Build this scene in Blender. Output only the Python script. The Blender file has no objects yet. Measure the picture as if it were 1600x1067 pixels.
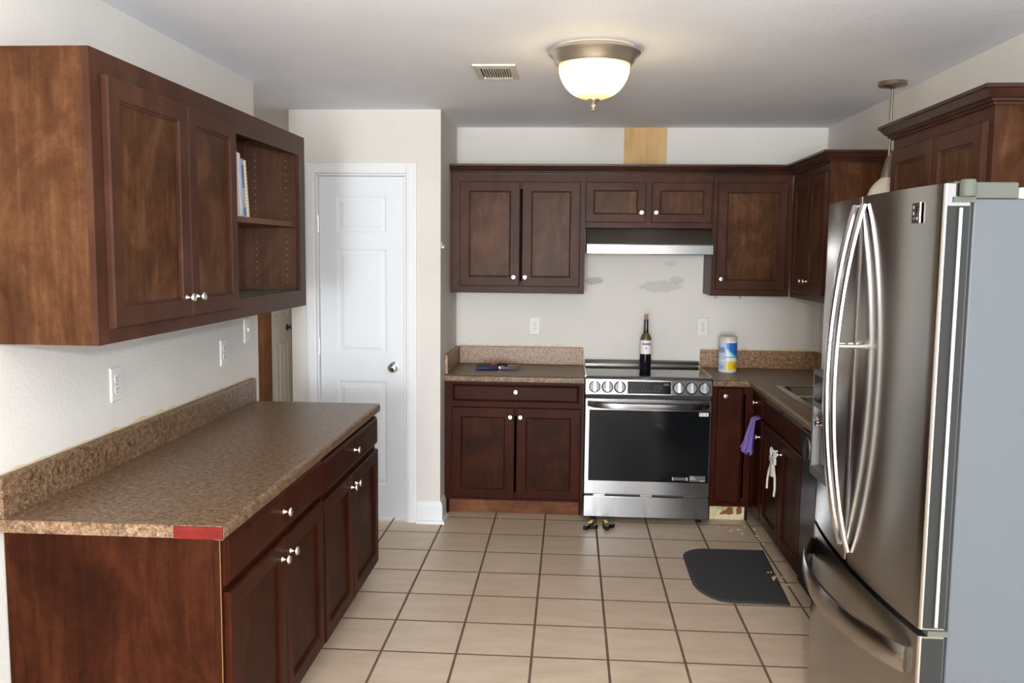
import bpy, bmesh, math, random
from mathutils import Vector, Matrix
random.seed(7)
S = bpy.context.scene
COL = S.collection
PI = math.pi

# ------------------------------------------------------------------ camera
F_PX, PITCH, YAW, ROLL, CAMH = 1377.509, 0.100603, 0.065842, 0.010123, 1.643
cy, sy = math.cos(YAW), math.sin(YAW)
fwd = Vector((-sy * math.cos(PITCH), cy * math.cos(PITCH), -math.sin(PITCH)))
rgt = Vector((cy, sy, 0)); upv = rgt.cross(fwd)
RR = math.cos(ROLL) * rgt + math.sin(ROLL) * upv
UU = -math.sin(ROLL) * rgt + math.cos(ROLL) * upv
cd = bpy.data.cameras.new('camera'); cam = bpy.data.objects.new('camera', cd); COL.objects.link(cam)
cd.sensor_width = 36.0; cd.lens = F_PX / 1600 * 36.0; cd.clip_start = 0.05; cd.clip_end = 60
M = Matrix.Identity(4)
for i in range(3):
    M[i][0], M[i][1], M[i][2] = RR[i], UU[i], -fwd[i]
M[2][3] = CAMH
cam.matrix_world = M
S.camera = cam

# ------------------------------------------------------------------ light, world, exposure
S.view_settings.view_transform = 'Standard'
S.view_settings.look = 'None'
S.view_settings.exposure = -0.03
S.view_settings.gamma = 1.0
S.view_settings.use_curve_mapping = False
S.cycles.use_denoising = True
S.cycles.max_bounces = 10
S.cycles.diffuse_bounces = 6
S.cycles.sample_clamp_indirect = 6
W = bpy.data.worlds.new('world'); S.world = W; W.use_nodes = True
W.node_tree.nodes['Background'].inputs[0].default_value = (0.80, 0.89, 1.0, 1)
W.node_tree.nodes['Background'].inputs[1].default_value = 3.5

def area_light(name, loc, rot, sx, sz, power, color):
    l = bpy.data.lights.new(name, 'AREA'); l.shape = 'RECTANGLE'; l.size = sx; l.size_y = sz
    l.energy = power; l.color = color
    o = bpy.data.objects.new(name, l); COL.objects.link(o); o.location = loc; o.rotation_euler = rot
    return o

# daylight through the wide glazed opening far behind the photographer
area_light('daylight', (-0.72, -7.15, 1.25), (PI / 2, 0, 0), 1.5, 2.2, 680, (0.88, 0.94, 1.0))

# the flash on the photographer's camera
fl = bpy.data.lights.new('camera_flash', 'POINT'); fl.energy = 165; fl.color = (1.0, 0.99, 0.97); fl.shadow_soft_size = 0.035
fo = bpy.data.objects.new('camera_flash', fl); COL.objects.link(fo); fo.location = (0.10, -0.03, 1.80)
# unseen fill light added round the corner to brighten the hall door
hl = bpy.data.lights.new('hall_fill', 'POINT'); hl.energy = 8; hl.color = (1.0, 0.86, 0.70); hl.shadow_soft_size = 0.12
ho = bpy.data.objects.new('hall_fill', hl); COL.objects.link(ho); ho.location = (-1.95, 6.7, 1.0)

# ------------------------------------------------------------------ material helpers
def new_mat(name):
    m = bpy.data.materials.new(name); m.use_nodes = True
    nt = m.node_tree; b = nt.nodes['Principled BSDF']
    return m, nt, b
def plain(name, col, rough=0.5, metal=0.0, spec=0.5, emit=None, es=0.0, coat=0.0, trans=0.0, ior=1.45, alpha=1.0):
    m, nt, b = new_mat(name)
    b.inputs['Base Color'].default_value = (*col, 1); b.inputs['Roughness'].default_value = rough
    b.inputs['Metallic'].default_value = metal; b.inputs['Specular IOR Level'].default_value = spec
    b.inputs['Coat Weight'].default_value = coat; b.inputs['Transmission Weight'].default_value = trans
    b.inputs['IOR'].default_value = ior
    if emit: b.inputs['Emission Color'].default_value = (*emit, 1); b.inputs['Emission Strength'].default_value = es
    return m
def node(nt, t, **kw):
    n = nt.nodes.new(t)
    for k, v in kw.items(): setattr(n, k, v)
    return n
def coords(nt, scale=(1, 1, 1), kind='Object'):
    tc = node(nt, 'ShaderNodeTexCoord'); mp = node(nt, 'ShaderNodeMapping')
    mp.inputs['Scale'].default_value = scale
    nt.links.new(tc.outputs[kind], mp.inputs[0]); return mp.outputs[0]
def geo_pos(nt):
    return node(nt, 'ShaderNodeNewGeometry').outputs['Position']
def noise(nt, vec, scale, detail=3, rough=0.5, dist=0.0):
    n = node(nt, 'ShaderNodeTexNoise'); n.inputs['Scale'].default_value = scale
    n.inputs['Detail'].default_value = detail; n.inputs['Roughness'].default_value = rough
    n.inputs['Distortion'].default_value = dist
    nt.links.new(vec, n.inputs['Vector']); return n.outputs['Fac']
def ramp(nt, fac, stops):
    r = node(nt, 'ShaderNodeValToRGB'); e = r.color_ramp.elements
    while len(e) > 1: e.remove(e[-1])
    e[0].position = stops[0][0]; e[0].color = (*stops[0][1], 1)
    for p, c in stops[1:]:
        k = e.new(p); k.color = (*c, 1)
    nt.links.new(fac, r.inputs[0]); return r.outputs[0]
def mixc(nt, fac, a, b, mode='MIX'):
    m = node(nt, 'ShaderNodeMix'); m.data_type = 'RGBA'; m.blend_type = mode
    for sock, v in ((m.inputs[0], fac), (m.inputs[6], a), (m.inputs[7], b)):
        if isinstance(v, (int, float)): sock.default_value = v
        elif isinstance(v, tuple): sock.default_value = (*v, 1)
        else: nt.links.new(v, sock)
    return m.outputs[2]
def mathn(nt, op, a, b=None, c=None):
    m = node(nt, 'ShaderNodeMath', operation=op)
    for i, v in enumerate((a, b, c)):
        if v is None: continue
        if isinstance(v, (int, float)): m.inputs[i].default_value = v
        else: nt.links.new(v, m.inputs[i])
    return m.outputs[0]
def bump(nt, b, fac, strength=0.2, dist=0.01):
    n = node(nt, 'ShaderNodeBump'); n.inputs['Strength'].default_value = strength; n.inputs['Distance'].default_value = dist
    nt.links.new(fac, n.inputs['Height']); nt.links.new(n.outputs[0], b.inputs['Normal'])

def wood(name, dark, mid, light, rough=0.38, horiz=False, blotch=3.0, spec=0.08):
    m, nt, b = new_mat(name)
    p = geo_pos(nt)
    mp = node(nt, 'ShaderNodeMapping'); mp.inputs['Scale'].default_value = (3, 3, 30) if horiz else (30, 30, 2.0)
    nt.links.new(p, mp.inputs[0])
    g = noise(nt, mp.outputs[0], 1.6, 5, 0.6, 0.6)
    mp2 = node(nt, 'ShaderNodeMapping'); mp2.inputs['Scale'].default_value = (1, 1, 0.7)
    nt.links.new(p, mp2.inputs[0])
    bl = noise(nt, mp2.outputs[0], blotch, 5, 0.62, 1.4)
    fine = noise(nt, p, 38, 4, 0.65, 0.8)
    f = mathn(nt, 'ADD', mathn(nt, 'MULTIPLY_ADD', g, 0.28, mathn(nt, 'MULTIPLY', bl, 0.57)), mathn(nt, 'MULTIPLY', fine, 0.15))
    c = ramp(nt, f, [(0.36, dark), (0.5, mid), (0.62, light)])
    nt.links.new(c, b.inputs['Base Color'])
    b.inputs['Specular IOR Level'].default_value = spec
    r = mathn(nt, 'MULTIPLY_ADD', g, 0.18, rough - 0.09); nt.links.new(r, b.inputs['Roughness'])
    bump(nt, b, g, 0.06, 0.002)
    return m
def steel(name, col=(0.56, 0.54, 0.52), rough=0.28, aniso=0.75, vertical=True, smudge=0.1):
    m, nt, b = new_mat(name)
    b.inputs['Metallic'].default_value = 1.0; b.inputs['Anisotropic'].default_value = aniso
    b.inputs['Anisotropic Rotation'].default_value = 0.25 if vertical else 0.0
    t = node(nt, 'ShaderNodeTangent'); t.direction_type = 'RADIAL'; t.axis = 'Z'
    nt.links.new(t.outputs[0], b.inputs['Tangent'])
    p = geo_pos(nt)
    mp = node(nt, 'ShaderNodeMapping'); mp.inputs['Scale'].default_value = (2, 2, 260)
    nt.links.new(p, mp.inputs[0])
    g = noise(nt, mp.outputs[0], 1.0, 2, 0.5)
    s = noise(nt, p, 7.0, 4, 0.65)
    c = mixc(nt, mathn(nt, 'MULTIPLY', g, 0.25), col, tuple(x * 0.82 for x in col))
    nt.links.new(c, b.inputs['Base Color'])
    nt.links.new(mathn(nt, 'MULTIPLY_ADD', s, smudge, rough - smudge / 2), b.inputs['Roughness'])
    return m

# ------------------------------------------------------------------ materials
def mat_wall(name, base, blobs=()):
    m, nt, b = new_mat(name)
    p = geo_pos(nt)
    n1 = noise(nt, p, 2.2, 4, 0.6); n2 = noise(nt, p, 85, 3, 0.6)
    c = ramp(nt, n1, [(0.3, tuple(x * 0.95 for x in base)), (0.65, base)])
    sep = node(nt, 'ShaderNodeSeparateXYZ'); nt.links.new(p, sep.inputs[0])
    jit = noise(nt, p, 14, 4, 0.7)
    for (x, z, rx, rz, colr, amt) in blobs:
        dx = mathn(nt, 'DIVIDE', mathn(nt, 'SUBTRACT', sep.outputs[0], x), rx)
        dz = mathn(nt, 'DIVIDE', mathn(nt, 'SUBTRACT', sep.outputs[2], z), rz)
        d = mathn(nt, 'SQRT', mathn(nt, 'ADD', mathn(nt, 'MULTIPLY', dx, dx), mathn(nt, 'MULTIPLY', dz, dz)))
        d = mathn(nt, 'ADD', d, mathn(nt, 'MULTIPLY_ADD', jit, 1.6, -0.8))
        f = mathn(nt, 'SMOOTH_MIN', mathn(nt, 'MAXIMUM', mathn(nt, 'MULTIPLY_ADD', d, -6.0, 5.4), 0.0), 1.0, 0.1)
        c = mixc(nt, mathn(nt, 'MULTIPLY', f, amt), c, colr)
    nt.links.new(c, b.inputs['Base Color']); b.inputs['Roughness'].default_value = 0.7
    b.inputs['Specular IOR Level'].default_value = 0.3
    bump(nt, b, n2, 0.28, 0.005)
    return m
WALLC = (0.72, 0.69, 0.638)
M_WALL = mat_wall('wall paint', WALLC)
M_BACK = mat_wall('back wall paint', WALLC, [(0.16, 1.46, 0.07, 0.03, (0.42, 0.41, 0.38), 0.75), (0.60, 1.43, 0.16, 0.045, (0.5, 0.49, 0.46), 0.6),
                  (0.70, 1.47, 0.06, 0.03, (0.5, 0.49, 0.46), 0.6), (0.66, 1.58, 0.05, 0.02, (0.5, 0.49, 0.46), 0.4),
                  (0.96, 1.36, 0.012, 0.012, (0.35, 0.33, 0.3), 0.7), (1.12, 1.36, 0.012, 0.012, (0.35, 0.33, 0.3), 0.7)])
M_CEIL = mat_wall('ceiling paint', (0.86, 0.89, 0.95))
M_TRIM = plain('white trim paint', (0.80, 0.81, 0.82), 0.5, spec=0.3)
M_DOORW = plain('white door paint', (0.78, 0.81, 0.84), 0.6, spec=0.25)

m, nt, b = new_mat('beige floor tile'); M_FLOOR = m
p = geo_pos(nt); sep = node(nt, 'ShaderNodeSeparateXYZ'); nt.links.new(p, sep.inputs[0])
T = 0.3109
def groutd(sock, off):
    f = mathn(nt, 'FRACT', mathn(nt, 'DIVIDE', mathn(nt, 'SUBTRACT', sock, off), T))
    d = mathn(nt, 'MINIMUM', f, mathn(nt, 'SUBTRACT', 1.0, f))
    return mathn(nt, 'MULTIPLY', d, T)
gx = groutd(sep.outputs[0], -1.067); gy = groutd(sep.outputs[1], 5.009)
d = mathn(nt, 'MINIMUM', gx, gy)
wob = noise(nt, p, 60, 2)
d2 = mathn(nt, 'ADD', d, mathn(nt, 'MULTIPLY_ADD', wob, 0.0016, -0.0008))
mr = node(nt, 'ShaderNodeMapRange'); mr.inputs[1].default_value = 0.0044; mr.inputs[2].default_value = 0.0062
nt.links.new(d2, mr.inputs[0])
# per tile tone
cx_ = mathn(nt, 'FLOOR', mathn(nt, 'DIVIDE', mathn(nt, 'SUBTRACT', sep.outputs[0], -1.067), T))
cy_ = mathn(nt, 'FLOOR', mathn(nt, 'DIVIDE', mathn(nt, 'SUBTRACT', sep.outputs[1], 5.009), T))
cmb = node(nt, 'ShaderNodeCombineXYZ'); nt.links.new(cx_, cmb.inputs[0]); nt.links.new(cy_, cmb.inputs[1])
wn = node(nt, 'ShaderNodeTexWhiteNoise'); nt.links.new(cmb.outputs[0], wn.inputs[0])
mp = node(nt, 'ShaderNodeMapping'); mp.inputs['Scale'].default_value = (1, 2.6, 1); nt.links.new(p, mp.inputs[0])
tn = noise(nt, mp.outputs[0], 5, 5, 0.6)
f = mathn(nt, 'MULTIPLY_ADD', wn.outputs[0], 0.15, tn)
tile = ramp(nt, f, [(0.35, (0.56, 0.43, 0.31)), (0.75, (0.67, 0.54, 0.41))])
dirt = noise(nt, p, 9, 4, 0.7)
gcol = ramp(nt, dirt, [(0.35, (0.105, 0.066, 0.042)), (0.7, (0.19, 0.125, 0.082))])
nt.links.new(mixc(nt, mr.outputs[0], gcol, tile), b.inputs['Base Color'])
rr = mathn(nt, 'MULTIPLY_ADD', mr.outputs[0], -0.42, 0.8)
nt.links.new(mathn(nt, 'ADD', rr, mathn(nt, 'MULTIPLY_ADD', tn, 0.2, -0.1)), b.inputs['Roughness'])
bump(nt, b, mr.outputs[0], 0.5, 0.002)

W_UP = wood('upper cabinet stained wood', (0.040, 0.0158, 0.0092), (0.058, 0.0232, 0.0134), (0.080, 0.033, 0.0192), 0.36)
W_UPP = wood('upper cabinet mottled panel wood', (0.034, 0.0125, 0.005), (0.070, 0.0275, 0.0112), (0.120, 0.052, 0.022), 0.34, blotch=4.5)
W_IN = wood('cabinet interior wood', (0.090, 0.044, 0.028), (0.135, 0.068, 0.044), (0.185, 0.095, 0.062), 0.5)
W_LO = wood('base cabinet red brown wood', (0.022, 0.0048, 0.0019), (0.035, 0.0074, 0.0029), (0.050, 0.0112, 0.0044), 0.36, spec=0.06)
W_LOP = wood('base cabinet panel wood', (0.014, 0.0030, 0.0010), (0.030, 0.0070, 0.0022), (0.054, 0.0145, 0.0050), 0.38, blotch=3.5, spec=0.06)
W_CROWN = wood('crown molding wood', (0.026, 0.0095, 0.006), (0.040, 0.0145, 0.0085), (0.060, 0.022, 0.012), 0.3, horiz=True, spec=0.3)
W_TOE = wood('toe kick wood', (0.09, 0.034, 0.016), (0.16, 0.062, 0.028), (0.23, 0.10, 0.046), 0.5, horiz=True)
W_PLY = wood('bare plywood', (0.48, 0.29, 0.12), (0.60, 0.39, 0.18), (0.68, 0.47, 0.24), 0.6)
W_TRIM = wood('brown door casing wood', (0.16, 0.08, 0.04), (0.22, 0.11, 0.055), (0.27, 0.14, 0.07), 0.5)

def laminate(name, light=1.0):
    m, nt, b = new_mat(name)
    p = geo_pos(nt)
    a = noise(nt, p, 55, 4, 0.7, 0.4); c2 = noise(nt, p, 150, 2, 0.6)
    f = mathn(nt, 'MULTIPLY_ADD', c2, 0.4, mathn(nt, 'MULTIPLY', a, 0.6))
    L = light
    c = ramp(nt, f, [(0.36, (0.035 * L, 0.020 * L, 0.012 * L)), (0.45, (0.12 * L, 0.068 * L, 0.036 * L)), (0.54, (0.20 * L, 0.120 * L, 0.066 * L)), (0.66, (0.34 * L, 0.23 * L, 0.14 * L))])
    nt.links.new(c, b.inputs['Base Color'])
    b.inputs['Roughness'].default_value = 0.36; b.inputs['Specular IOR Level'].default_value = 0.4
    bump(nt, b, c2, 0.05, 0.001)
    return m
M_LAM = laminate('brown granite laminate', 0.95)
M_LAME = laminate('light granite laminate edge', 1.1)
M_STEEL = steel('brushed stainless', (0.33, 0.305, 0.275), 0.19, 0.92, smudge=0.015)
M_STEELD = steel('dark brushed stainless', (0.16, 0.155, 0.145), 0.33)
M_STEELR = steel('range stainless', (0.31, 0.31, 0.315), 0.26, 0.95, smudge=0.08)
M_HOOD = steel('hood stainless', (0.30, 0.285, 0.255), 0.34, 0.6, smudge=0.04)
M_CHROME = plain('polished steel', (0.75, 0.75, 0.75), 0.14, 1.0)
M_HANDLE = plain('satin steel handle', (0.72, 0.72, 0.73), 0.22, 1.0)
M_NICKEL = plain('brushed nickel', (0.62, 0.55, 0.45), 0.32, 0.85)
M_KNOB = plain('nickel knob', (0.72, 0.70, 0.67), 0.22, 1.0)
M_BLACKG = plain('black glass', (0.006, 0.007, 0.008), 0.08, 0.0, 0.22)
M_COOK = plain('black ceramic cooktop', (0.012, 0.012, 0.012), 0.05, 0.0, 0.9, ior=1.8)
M_BLACK = plain('black plastic', (0.007, 0.007, 0.008), 0.45, spec=0.25)
M_DWB = plain('black enamel', (0.012, 0.012, 0.013), 0.25, 0.0, 0.25)
M_DARK = plain('dark recess', (0.01, 0.01, 0.011), 0.6)
M_GREY = plain('fridge grey side paint', (0.085, 0.093, 0.10), 0.45, 0.0, 0.3)
M_GREYP = plain('grey green plastic', (0.085, 0.09, 0.072), 0.6, spec=0.25)
M_DGREY = plain('dark grey gasket', (0.075, 0.075, 0.072), 0.5)
M_WPLAST = plain('white plastic', (0.72, 0.71, 0.67), 0.4)
M_SLOT = plain('outlet slot dark', (0.08, 0.07, 0.06), 0.6)
M_YEL = plain('yellow plastic', (0.72, 0.55, 0.03), 0.4)
M_RED = plain('red plastic', (0.55, 0.03, 0.025), 0.35)
M_BLUEH = plain('dark blue grip', (0.018, 0.022, 0.085), 0.45)
M_REDSTRIP = wood('red stained bare strip', (0.09, 0.009, 0.007), (0.15, 0.015, 0.012), (0.20, 0.036, 0.022), 0.5, horiz=True)
M_CORK = plain('cork', (0.30, 0.17, 0.12), 0.85)
M_BOTTLE = plain('olive bottle glass', (0.10, 0.085, 0.03), 0.06, 0.0, 0.6)
M_WINE = plain('dark wine filled glass', (0.008, 0.006, 0.012), 0.05, 0.0, 0.6)
M_PAPER = plain('white paper label', (0.75, 0.73, 0.72), 0.6)
M_INK = plain('dark label ink', (0.06, 0.05, 0.07), 0.6)
M_INKB = plain('brown label ink', (0.22, 0.11, 0.09), 0.6)
M_INKV = plain('violet label mark', (0.20, 0.20, 0.38), 0.6)
M_CAULK = plain('yellowed caulk', (0.66, 0.54, 0.32), 0.7)
M_SKIN = plain('charcoal door side', (0.02, 0.02, 0.0185), 0.5, spec=0.2)
M_KNOBF = plain('satin burner knob metal', (0.15, 0.15, 0.15), 0.42, 0.8)
M_NICKD = plain('aged dark nickel', (0.30, 0.25, 0.19), 0.3, 0.9)
M_SHADE = plain('cream frosted glass shade', (0.72, 0.66, 0.55), 0.35)
M_VENTW = plain('cream vent enamel', (0.66, 0.62, 0.55), 0.4)
M_TOWEL_m, nt, b = new_mat('purple towel'); M_TOWEL = M_TOWEL_m
n_ = noise(nt, geo_pos(nt), 220, 2)
nt.links.new(ramp(nt, n_, [(0.3, (0.17, 0.11, 0.42)), (0.7, (0.27, 0.19, 0.58))]), b.inputs['Base Color']); b.inputs['Roughness'].default_value = 0.9
bump(nt, b, n_, 0.4, 0.003)
M_MAT_m, nt, b = new_mat('dark grey ribbed mat'); M_MAT = M_MAT_m
p = geo_pos(nt); n_ = noise(nt, p, 160, 3, 0.7); n3 = noise(nt, p, 6, 3)
nt.links.new(ramp(nt, n_, [(0.3, (0.030, 0.031, 0.033)), (0.7, (0.060, 0.061, 0.063))]), b.inputs['Base Color']); b.inputs['Roughness'].default_value = 0.75
bump(nt, b, n_, 0.4, 0.003)
M_TORN_m, nt, b = new_mat('torn yellowed wallboard'); M_TORN = M_TORN_m
p = geo_pos(nt); n_ = noise(nt, p, 16, 5, 0.7, 0.6); n3 = noise(nt, p, 9, 3, 0.6)
c1 = ramp(nt, n_, [(0.30, (0.22, 0.14, 0.06)), (0.42, (0.55, 0.47, 0.25)), (0.55, (0.66, 0.60, 0.38)), (0.75, (0.70, 0.66, 0.52))])
nt.links.new(c1, b.inputs['Base Color']); b.inputs['Roughness'].default_value = 0.9
bump(nt, b, n_, 0.6, 0.01)
M_BRICK = plain('rust brown exposed board', (0.22, 0.075, 0.035), 0.85)
def lamp_glass():
    m, nt, b = new_mat('lit alabaster glass')
    p = geo_pos(nt); sep = node(nt, 'ShaderNodeSeparateXYZ'); nt.links.new(p, sep.inputs[0])
    mr = node(nt, 'ShaderNodeMapRange'); mr.inputs[1].default_value = 2.262; mr.inputs[2].default_value = 2.405
    nt.links.new(sep.outputs[2], mr.inputs[0])
    c = ramp(nt, mr.outputs[0], [(0.0, (1.0, 0.55, 0.16)), (0.25, (1.0, 0.72, 0.36)), (0.7, (1.0, 0.74, 0.38)), (0.90, (1.0, 0.66, 0.24)), (1.0, (0.95, 0.46, 0.12))])
    st = ramp(nt, mr.outputs[0], [(0.0, (0.035, 0.035, 0.035)), (0.10, (0.055, 0.055, 0.055)), (0.30, (1, 1, 1)), (0.60, (1, 1, 1)), (0.82, (0.08, 0.08, 0.08)), (0.93, (0.05, 0.05, 0.05)), (1.0, (0.035, 0.035, 0.035))])
    nt.links.new(c, b.inputs['Emission Color'])
    nt.links.new(mathn(nt, "MULTIPLY", st, 20.0), b.inputs['Emission Strength'])
    b.inputs['Base Color'].default_value = (0.8, 0.7, 0.5, 1); b.inputs['Roughness'].default_value = 0.3
    return m
M_LAMP = lamp_glass()

# ------------------------------------------------------------------ object helpers
def thing(name, label, cat, loc=(0, 0, 0), group=None):
    o = bpy.data.objects.new(name, None); COL.objects.link(o); o.location = loc
    o.empty_display_size = 0.05
    tag(o, label, cat, group); return o
def tag(o, label, cat, group=None):
    o['label'] = label; o['category'] = cat
    if group: o['group'] = group
def root_of(o):
    while o.parent: o = o.parent
    return o
def mesh_obj(name, bm, mat, parent=None, bevel=0.0, smooth=False, loc=None, seg=2):
    bmesh.ops.recalc_face_normals(bm, faces=bm.faces)
    if parent is not None: off = Vector(root_of(parent).location)
    else: off = Vector(loc) if loc is not None else Vector((0, 0, 0))
    if off.length: bmesh.ops.translate(bm, verts=bm.verts, vec=-off)
    me = bpy.data.meshes.new(name); bm.to_mesh(me); bm.free()
    for mm in (mat if isinstance(mat, (list, tuple)) else [mat]): me.materials.append(mm)
    if smooth:
        for p in me.polygons: p.use_smooth = True
    o = bpy.data.objects.new(name, me); COL.objects.link(o)
    if parent is not None: o.parent = parent
    else: o.location = off
    if bevel:
        md = o.modifiers.new('bevel', 'BEVEL'); md.width = bevel; md.segments = seg; md.limit_method = 'ANGLE'; md.angle_limit = 0.6
    if smooth:
        md = o.modifiers.new('edges', 'EDGE_SPLIT'); md.split_angle = 0.7
    return o
def struct(name, bm, mat, bevel=0.0):
    o = mesh_obj(name, bm, mat, bevel=bevel); o['kind'] = 'structure'; return o
def box(bm, x0, x1, y0, y1, z0, z1, mi=0):
    vs = [bm.verts.new(p) for p in ((x0, y0, z0), (x1, y0, z0), (x1, y1, z0), (x0, y1, z0), (x0, y0, z1), (x1, y0, z1), (x1, y1, z1), (x0, y1, z1))]
    for f in ((0, 3, 2, 1), (4, 5, 6, 7), (0, 1, 5, 4), (1, 2, 6, 5), (2, 3, 7, 6), (3, 0, 4, 7)):
        bm.faces.new([vs[i] for i in f]).material_index = mi
    return bm
def boxes(*bs):
    bm = bmesh.new()
    for q in bs: box(bm, *q)
    return bm
class Face:
    def __init__(s, kind, at): s.k, s.a = kind, at
    def pt(s, u, v, w):
        if s.k == 'front': return (u, s.a - w, v)      # looks toward -y
        if s.k == 'right': return (s.a + w, u, v)      # looks toward +x
        return (s.a - w, u, v)                          # 'left': looks toward -x
    def dirs(s):
        return {'front': Vector((0, -1, 0)), 'right': Vector((1, 0, 0)), 'left': Vector((-1, 0, 0))}[s.k]
def fbox(bm, F, u0, u1, v0, v1, w0, w1):
    a = F.pt(u0, v0, w0); c = F.pt(u1, v1, w1)
    return box(bm, min(a[0], c[0]), max(a[0], c[0]), min(a[1], c[1]), max(a[1], c[1]), min(a[2], c[2]), max(a[2], c[2]))
def rings(bm, F, specs, cap_last=True, cap_first=True):
    rs = []
    for (u0, u1, v0, v1, w) in specs:
        rs.append([bm.verts.new(F.pt(u, v, w)) for u, v in ((u0, v0), (u1, v0), (u1, v1), (u0, v1))])
    for a, c in zip(rs, rs[1:]):
        for i in range(4):
            bm.faces.new((a[i], a[(i + 1) % 4], c[(i + 1) % 4], c[i]))
    if cap_first: bm.faces.new(rs[0][::-1])
    if cap_last: bm.faces.new(rs[-1])
    return bm
def lathe(bm, prof, c=(0, 0, 0), axis='z', n=24, cap=True):
    """prof: list of (r, h); axis direction vector or letter"""
    ax = {'z': Vector((0, 0, 1)), 'x': Vector((1, 0, 0)), 'y': Vector((0, 1, 0))}[axis] if isinstance(axis, str) else Vector(axis).normalized()
    t = Vector((1, 0, 0)) if abs(ax.x) < 0.9 else Vector((0, 1, 0))
    e1 = ax.cross(t).normalized(); e2 = ax.cross(e1); c = Vector(c)
    rs = []
    for r, h in prof:
        if r <= 1e-6: rs.append([bm.verts.new(c + ax * h)])
        else: rs.append([bm.verts.new(c + ax * h + e1 * (r * math.cos(2 * PI * i / n)) + e2 * (r * math.sin(2 * PI * i / n))) for i in range(n)])
    for a, d in zip(rs, rs[1:]):
        for i in range(n):
            j = (i + 1) % n
            if len(a) == 1 and len(d) == 1: continue
            if len(a) == 1: bm.faces.new((a[0], d[j], d[i]))
            elif len(d) == 1: bm.faces.new((a[i], a[j], d[0]))
            else: bm.faces.new((a[i], a[j], d[j], d[i]))
    if cap:
        if len(rs[0]) > 1: bm.faces.new(rs[0][::-1])
        if len(rs[-1]) > 1: bm.faces.new(rs[-1])
    return bm
def tube(bm, pts, r, n=10, radii=None):
    pts = [Vector(p) for p in pts]; rs = []
    prev = None
    for i, p in enumerate(pts):
        t = (pts[min(i + 1, len(pts) - 1)] - pts[max(i - 1, 0)]).normalized()
        if prev is None:
            a = Vector((0, 0, 1)) if abs(t.z) < 0.9 else Vector((1, 0, 0))
            e1 = t.cross(a).normalized()
        else: e1 = (prev - t * prev.dot(t)).normalized()
        prev = e1; e2 = t.cross(e1); rad = radii[i] if radii else r
        rs.append([bm.verts.new(p + e1 * rad * math.cos(2 * PI * k / n) + e2 * rad * math.sin(2 * PI * k / n)) for k in range(n)])
    for a, d in zip(rs, rs[1:]):
        for k in range(n): bm.faces.new((a[k], a[(k + 1) % n], d[(k + 1) % n], d[k]))
    bm.faces.new(rs[0][::-1]); bm.faces.new(rs[-1]); return bm
def prism(bm, poly, z0, z1):
    a = [bm.verts.new((x, y, z0)) for x, y in poly]; c = [bm.verts.new((x, y, z1)) for x, y in poly]
    n = len(poly)
    for i in range(n): bm.faces.new((a[i], a[(i + 1) % n], c[(i + 1) % n], c[i]))
    bm.faces.new(a[::-1]); bm.faces.new(c); return bm
def extrude_profile(bm, prof, axis, a0, a1):
    """closed 2D profile pushed along an axis ('x': prof=(y,z), 'y': prof=(x,z))"""
    f = (lambda p, t: (t, p[0], p[1])) if axis == 'x' else (lambda p, t: (p[0], t, p[1]))
    A = [bm.verts.new(f(p, a0)) for p in prof]; B = [bm.verts.new(f(p, a1)) for p in prof]; n = len(prof)
    for i in range(n): bm.faces.new((A[i], A[(i + 1) % n], B[(i + 1) % n], B[i]))
    bm.faces.new(A[::-1]); bm.faces.new(B); return bm
def sweep(bm, prof, path):
    """prof (w outward, z) closed, path xy; outward is to the right of travel, corners mitred"""
    path = [Vector((*p, 0)) for p in path]; rs = []
    nrm = lambda d: Vector((d.y, -d.x, 0))
    for i, p in enumerate(path):
        if i == 0: n = nrm((path[1] - p).normalized())
        elif i == len(path) - 1: n = nrm((p - path[i - 1]).normalized())
        else:
            n1 = nrm((p - path[i - 1]).normalized()); n2 = nrm((path[i + 1] - p).normalized())
            n = (n1 + n2); n = n / (n.dot(n1))
        rs.append([bm.verts.new((p.x + n.x * w, p.y + n.y * w, z)) for w, z in prof])
    k = len(prof)
    for a, c in zip(rs, rs[1:]):
        for i in range(k): bm.faces.new((a[i], a[(i + 1) % k], c[(i + 1) % k], c[i]))
    bm.faces.new(rs[0][::-1]); bm.faces.new(rs[-1]); return bm

def knob(F, u, v, w, parent, r=0.0155):
    bm = bmesh.new()
    lathe(bm, [(0.009, 0.0), (0.008, 0.002), (0.0055, 0.005), (0.0055, 0.014), (r * 0.75, 0.017), (r, 0.021), (r, 0.024), (r * 0.8, 0.028), (0, 0.0295)], F.pt(u, v, w), F.dirs(), 20)
    return mesh_obj('knob', bm, M_KNOB, parent, smooth=True)
def cab_door(parent, F, u0, u1, v0, v1, mf, mp, kn=None, fr=0.058, t=0.02):
    bm = bmesh.new()
    i1, i2 = fr, fr + 0.009
    rings(bm, F, [(u0, u1, v0, v1, 0.0005), (u0, u1, v0, v1, t - 0.005), (u0 + .004, u1 - .004, v0 + .004, v1 - .004, t),
                  (u0 + i1, u1 - i1, v0 + i1, v1 - i1, t), (u0 + i1 + .003, u1 - i1 - .003, v0 + i1 + .003, v1 - i1 - .003, t - 0.005),
                  (u0 + i2, u1 - i2, v0 + i2, v1 - i2, t - 0.0075), (u0 + i2, u1 - i2, v0 + i2, v1 - i2, t - 0.011)], cap_last=False)
    d = mesh_obj('door', bm, mf, parent)
    bm = bmesh.new(); fbox(bm, F, u0 + i2 - .004, u1 - i2 + .004, v0 + i2 - .004, v1 - i2 + .004, 0.003, t - 0.0105)
    pn = mesh_obj('door_panel', bm, mp, d); pn['label'] = 'recessed centre panel with mottled grain'
    if kn: knob(F, kn[0], kn[1], t, d)
    return d
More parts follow.
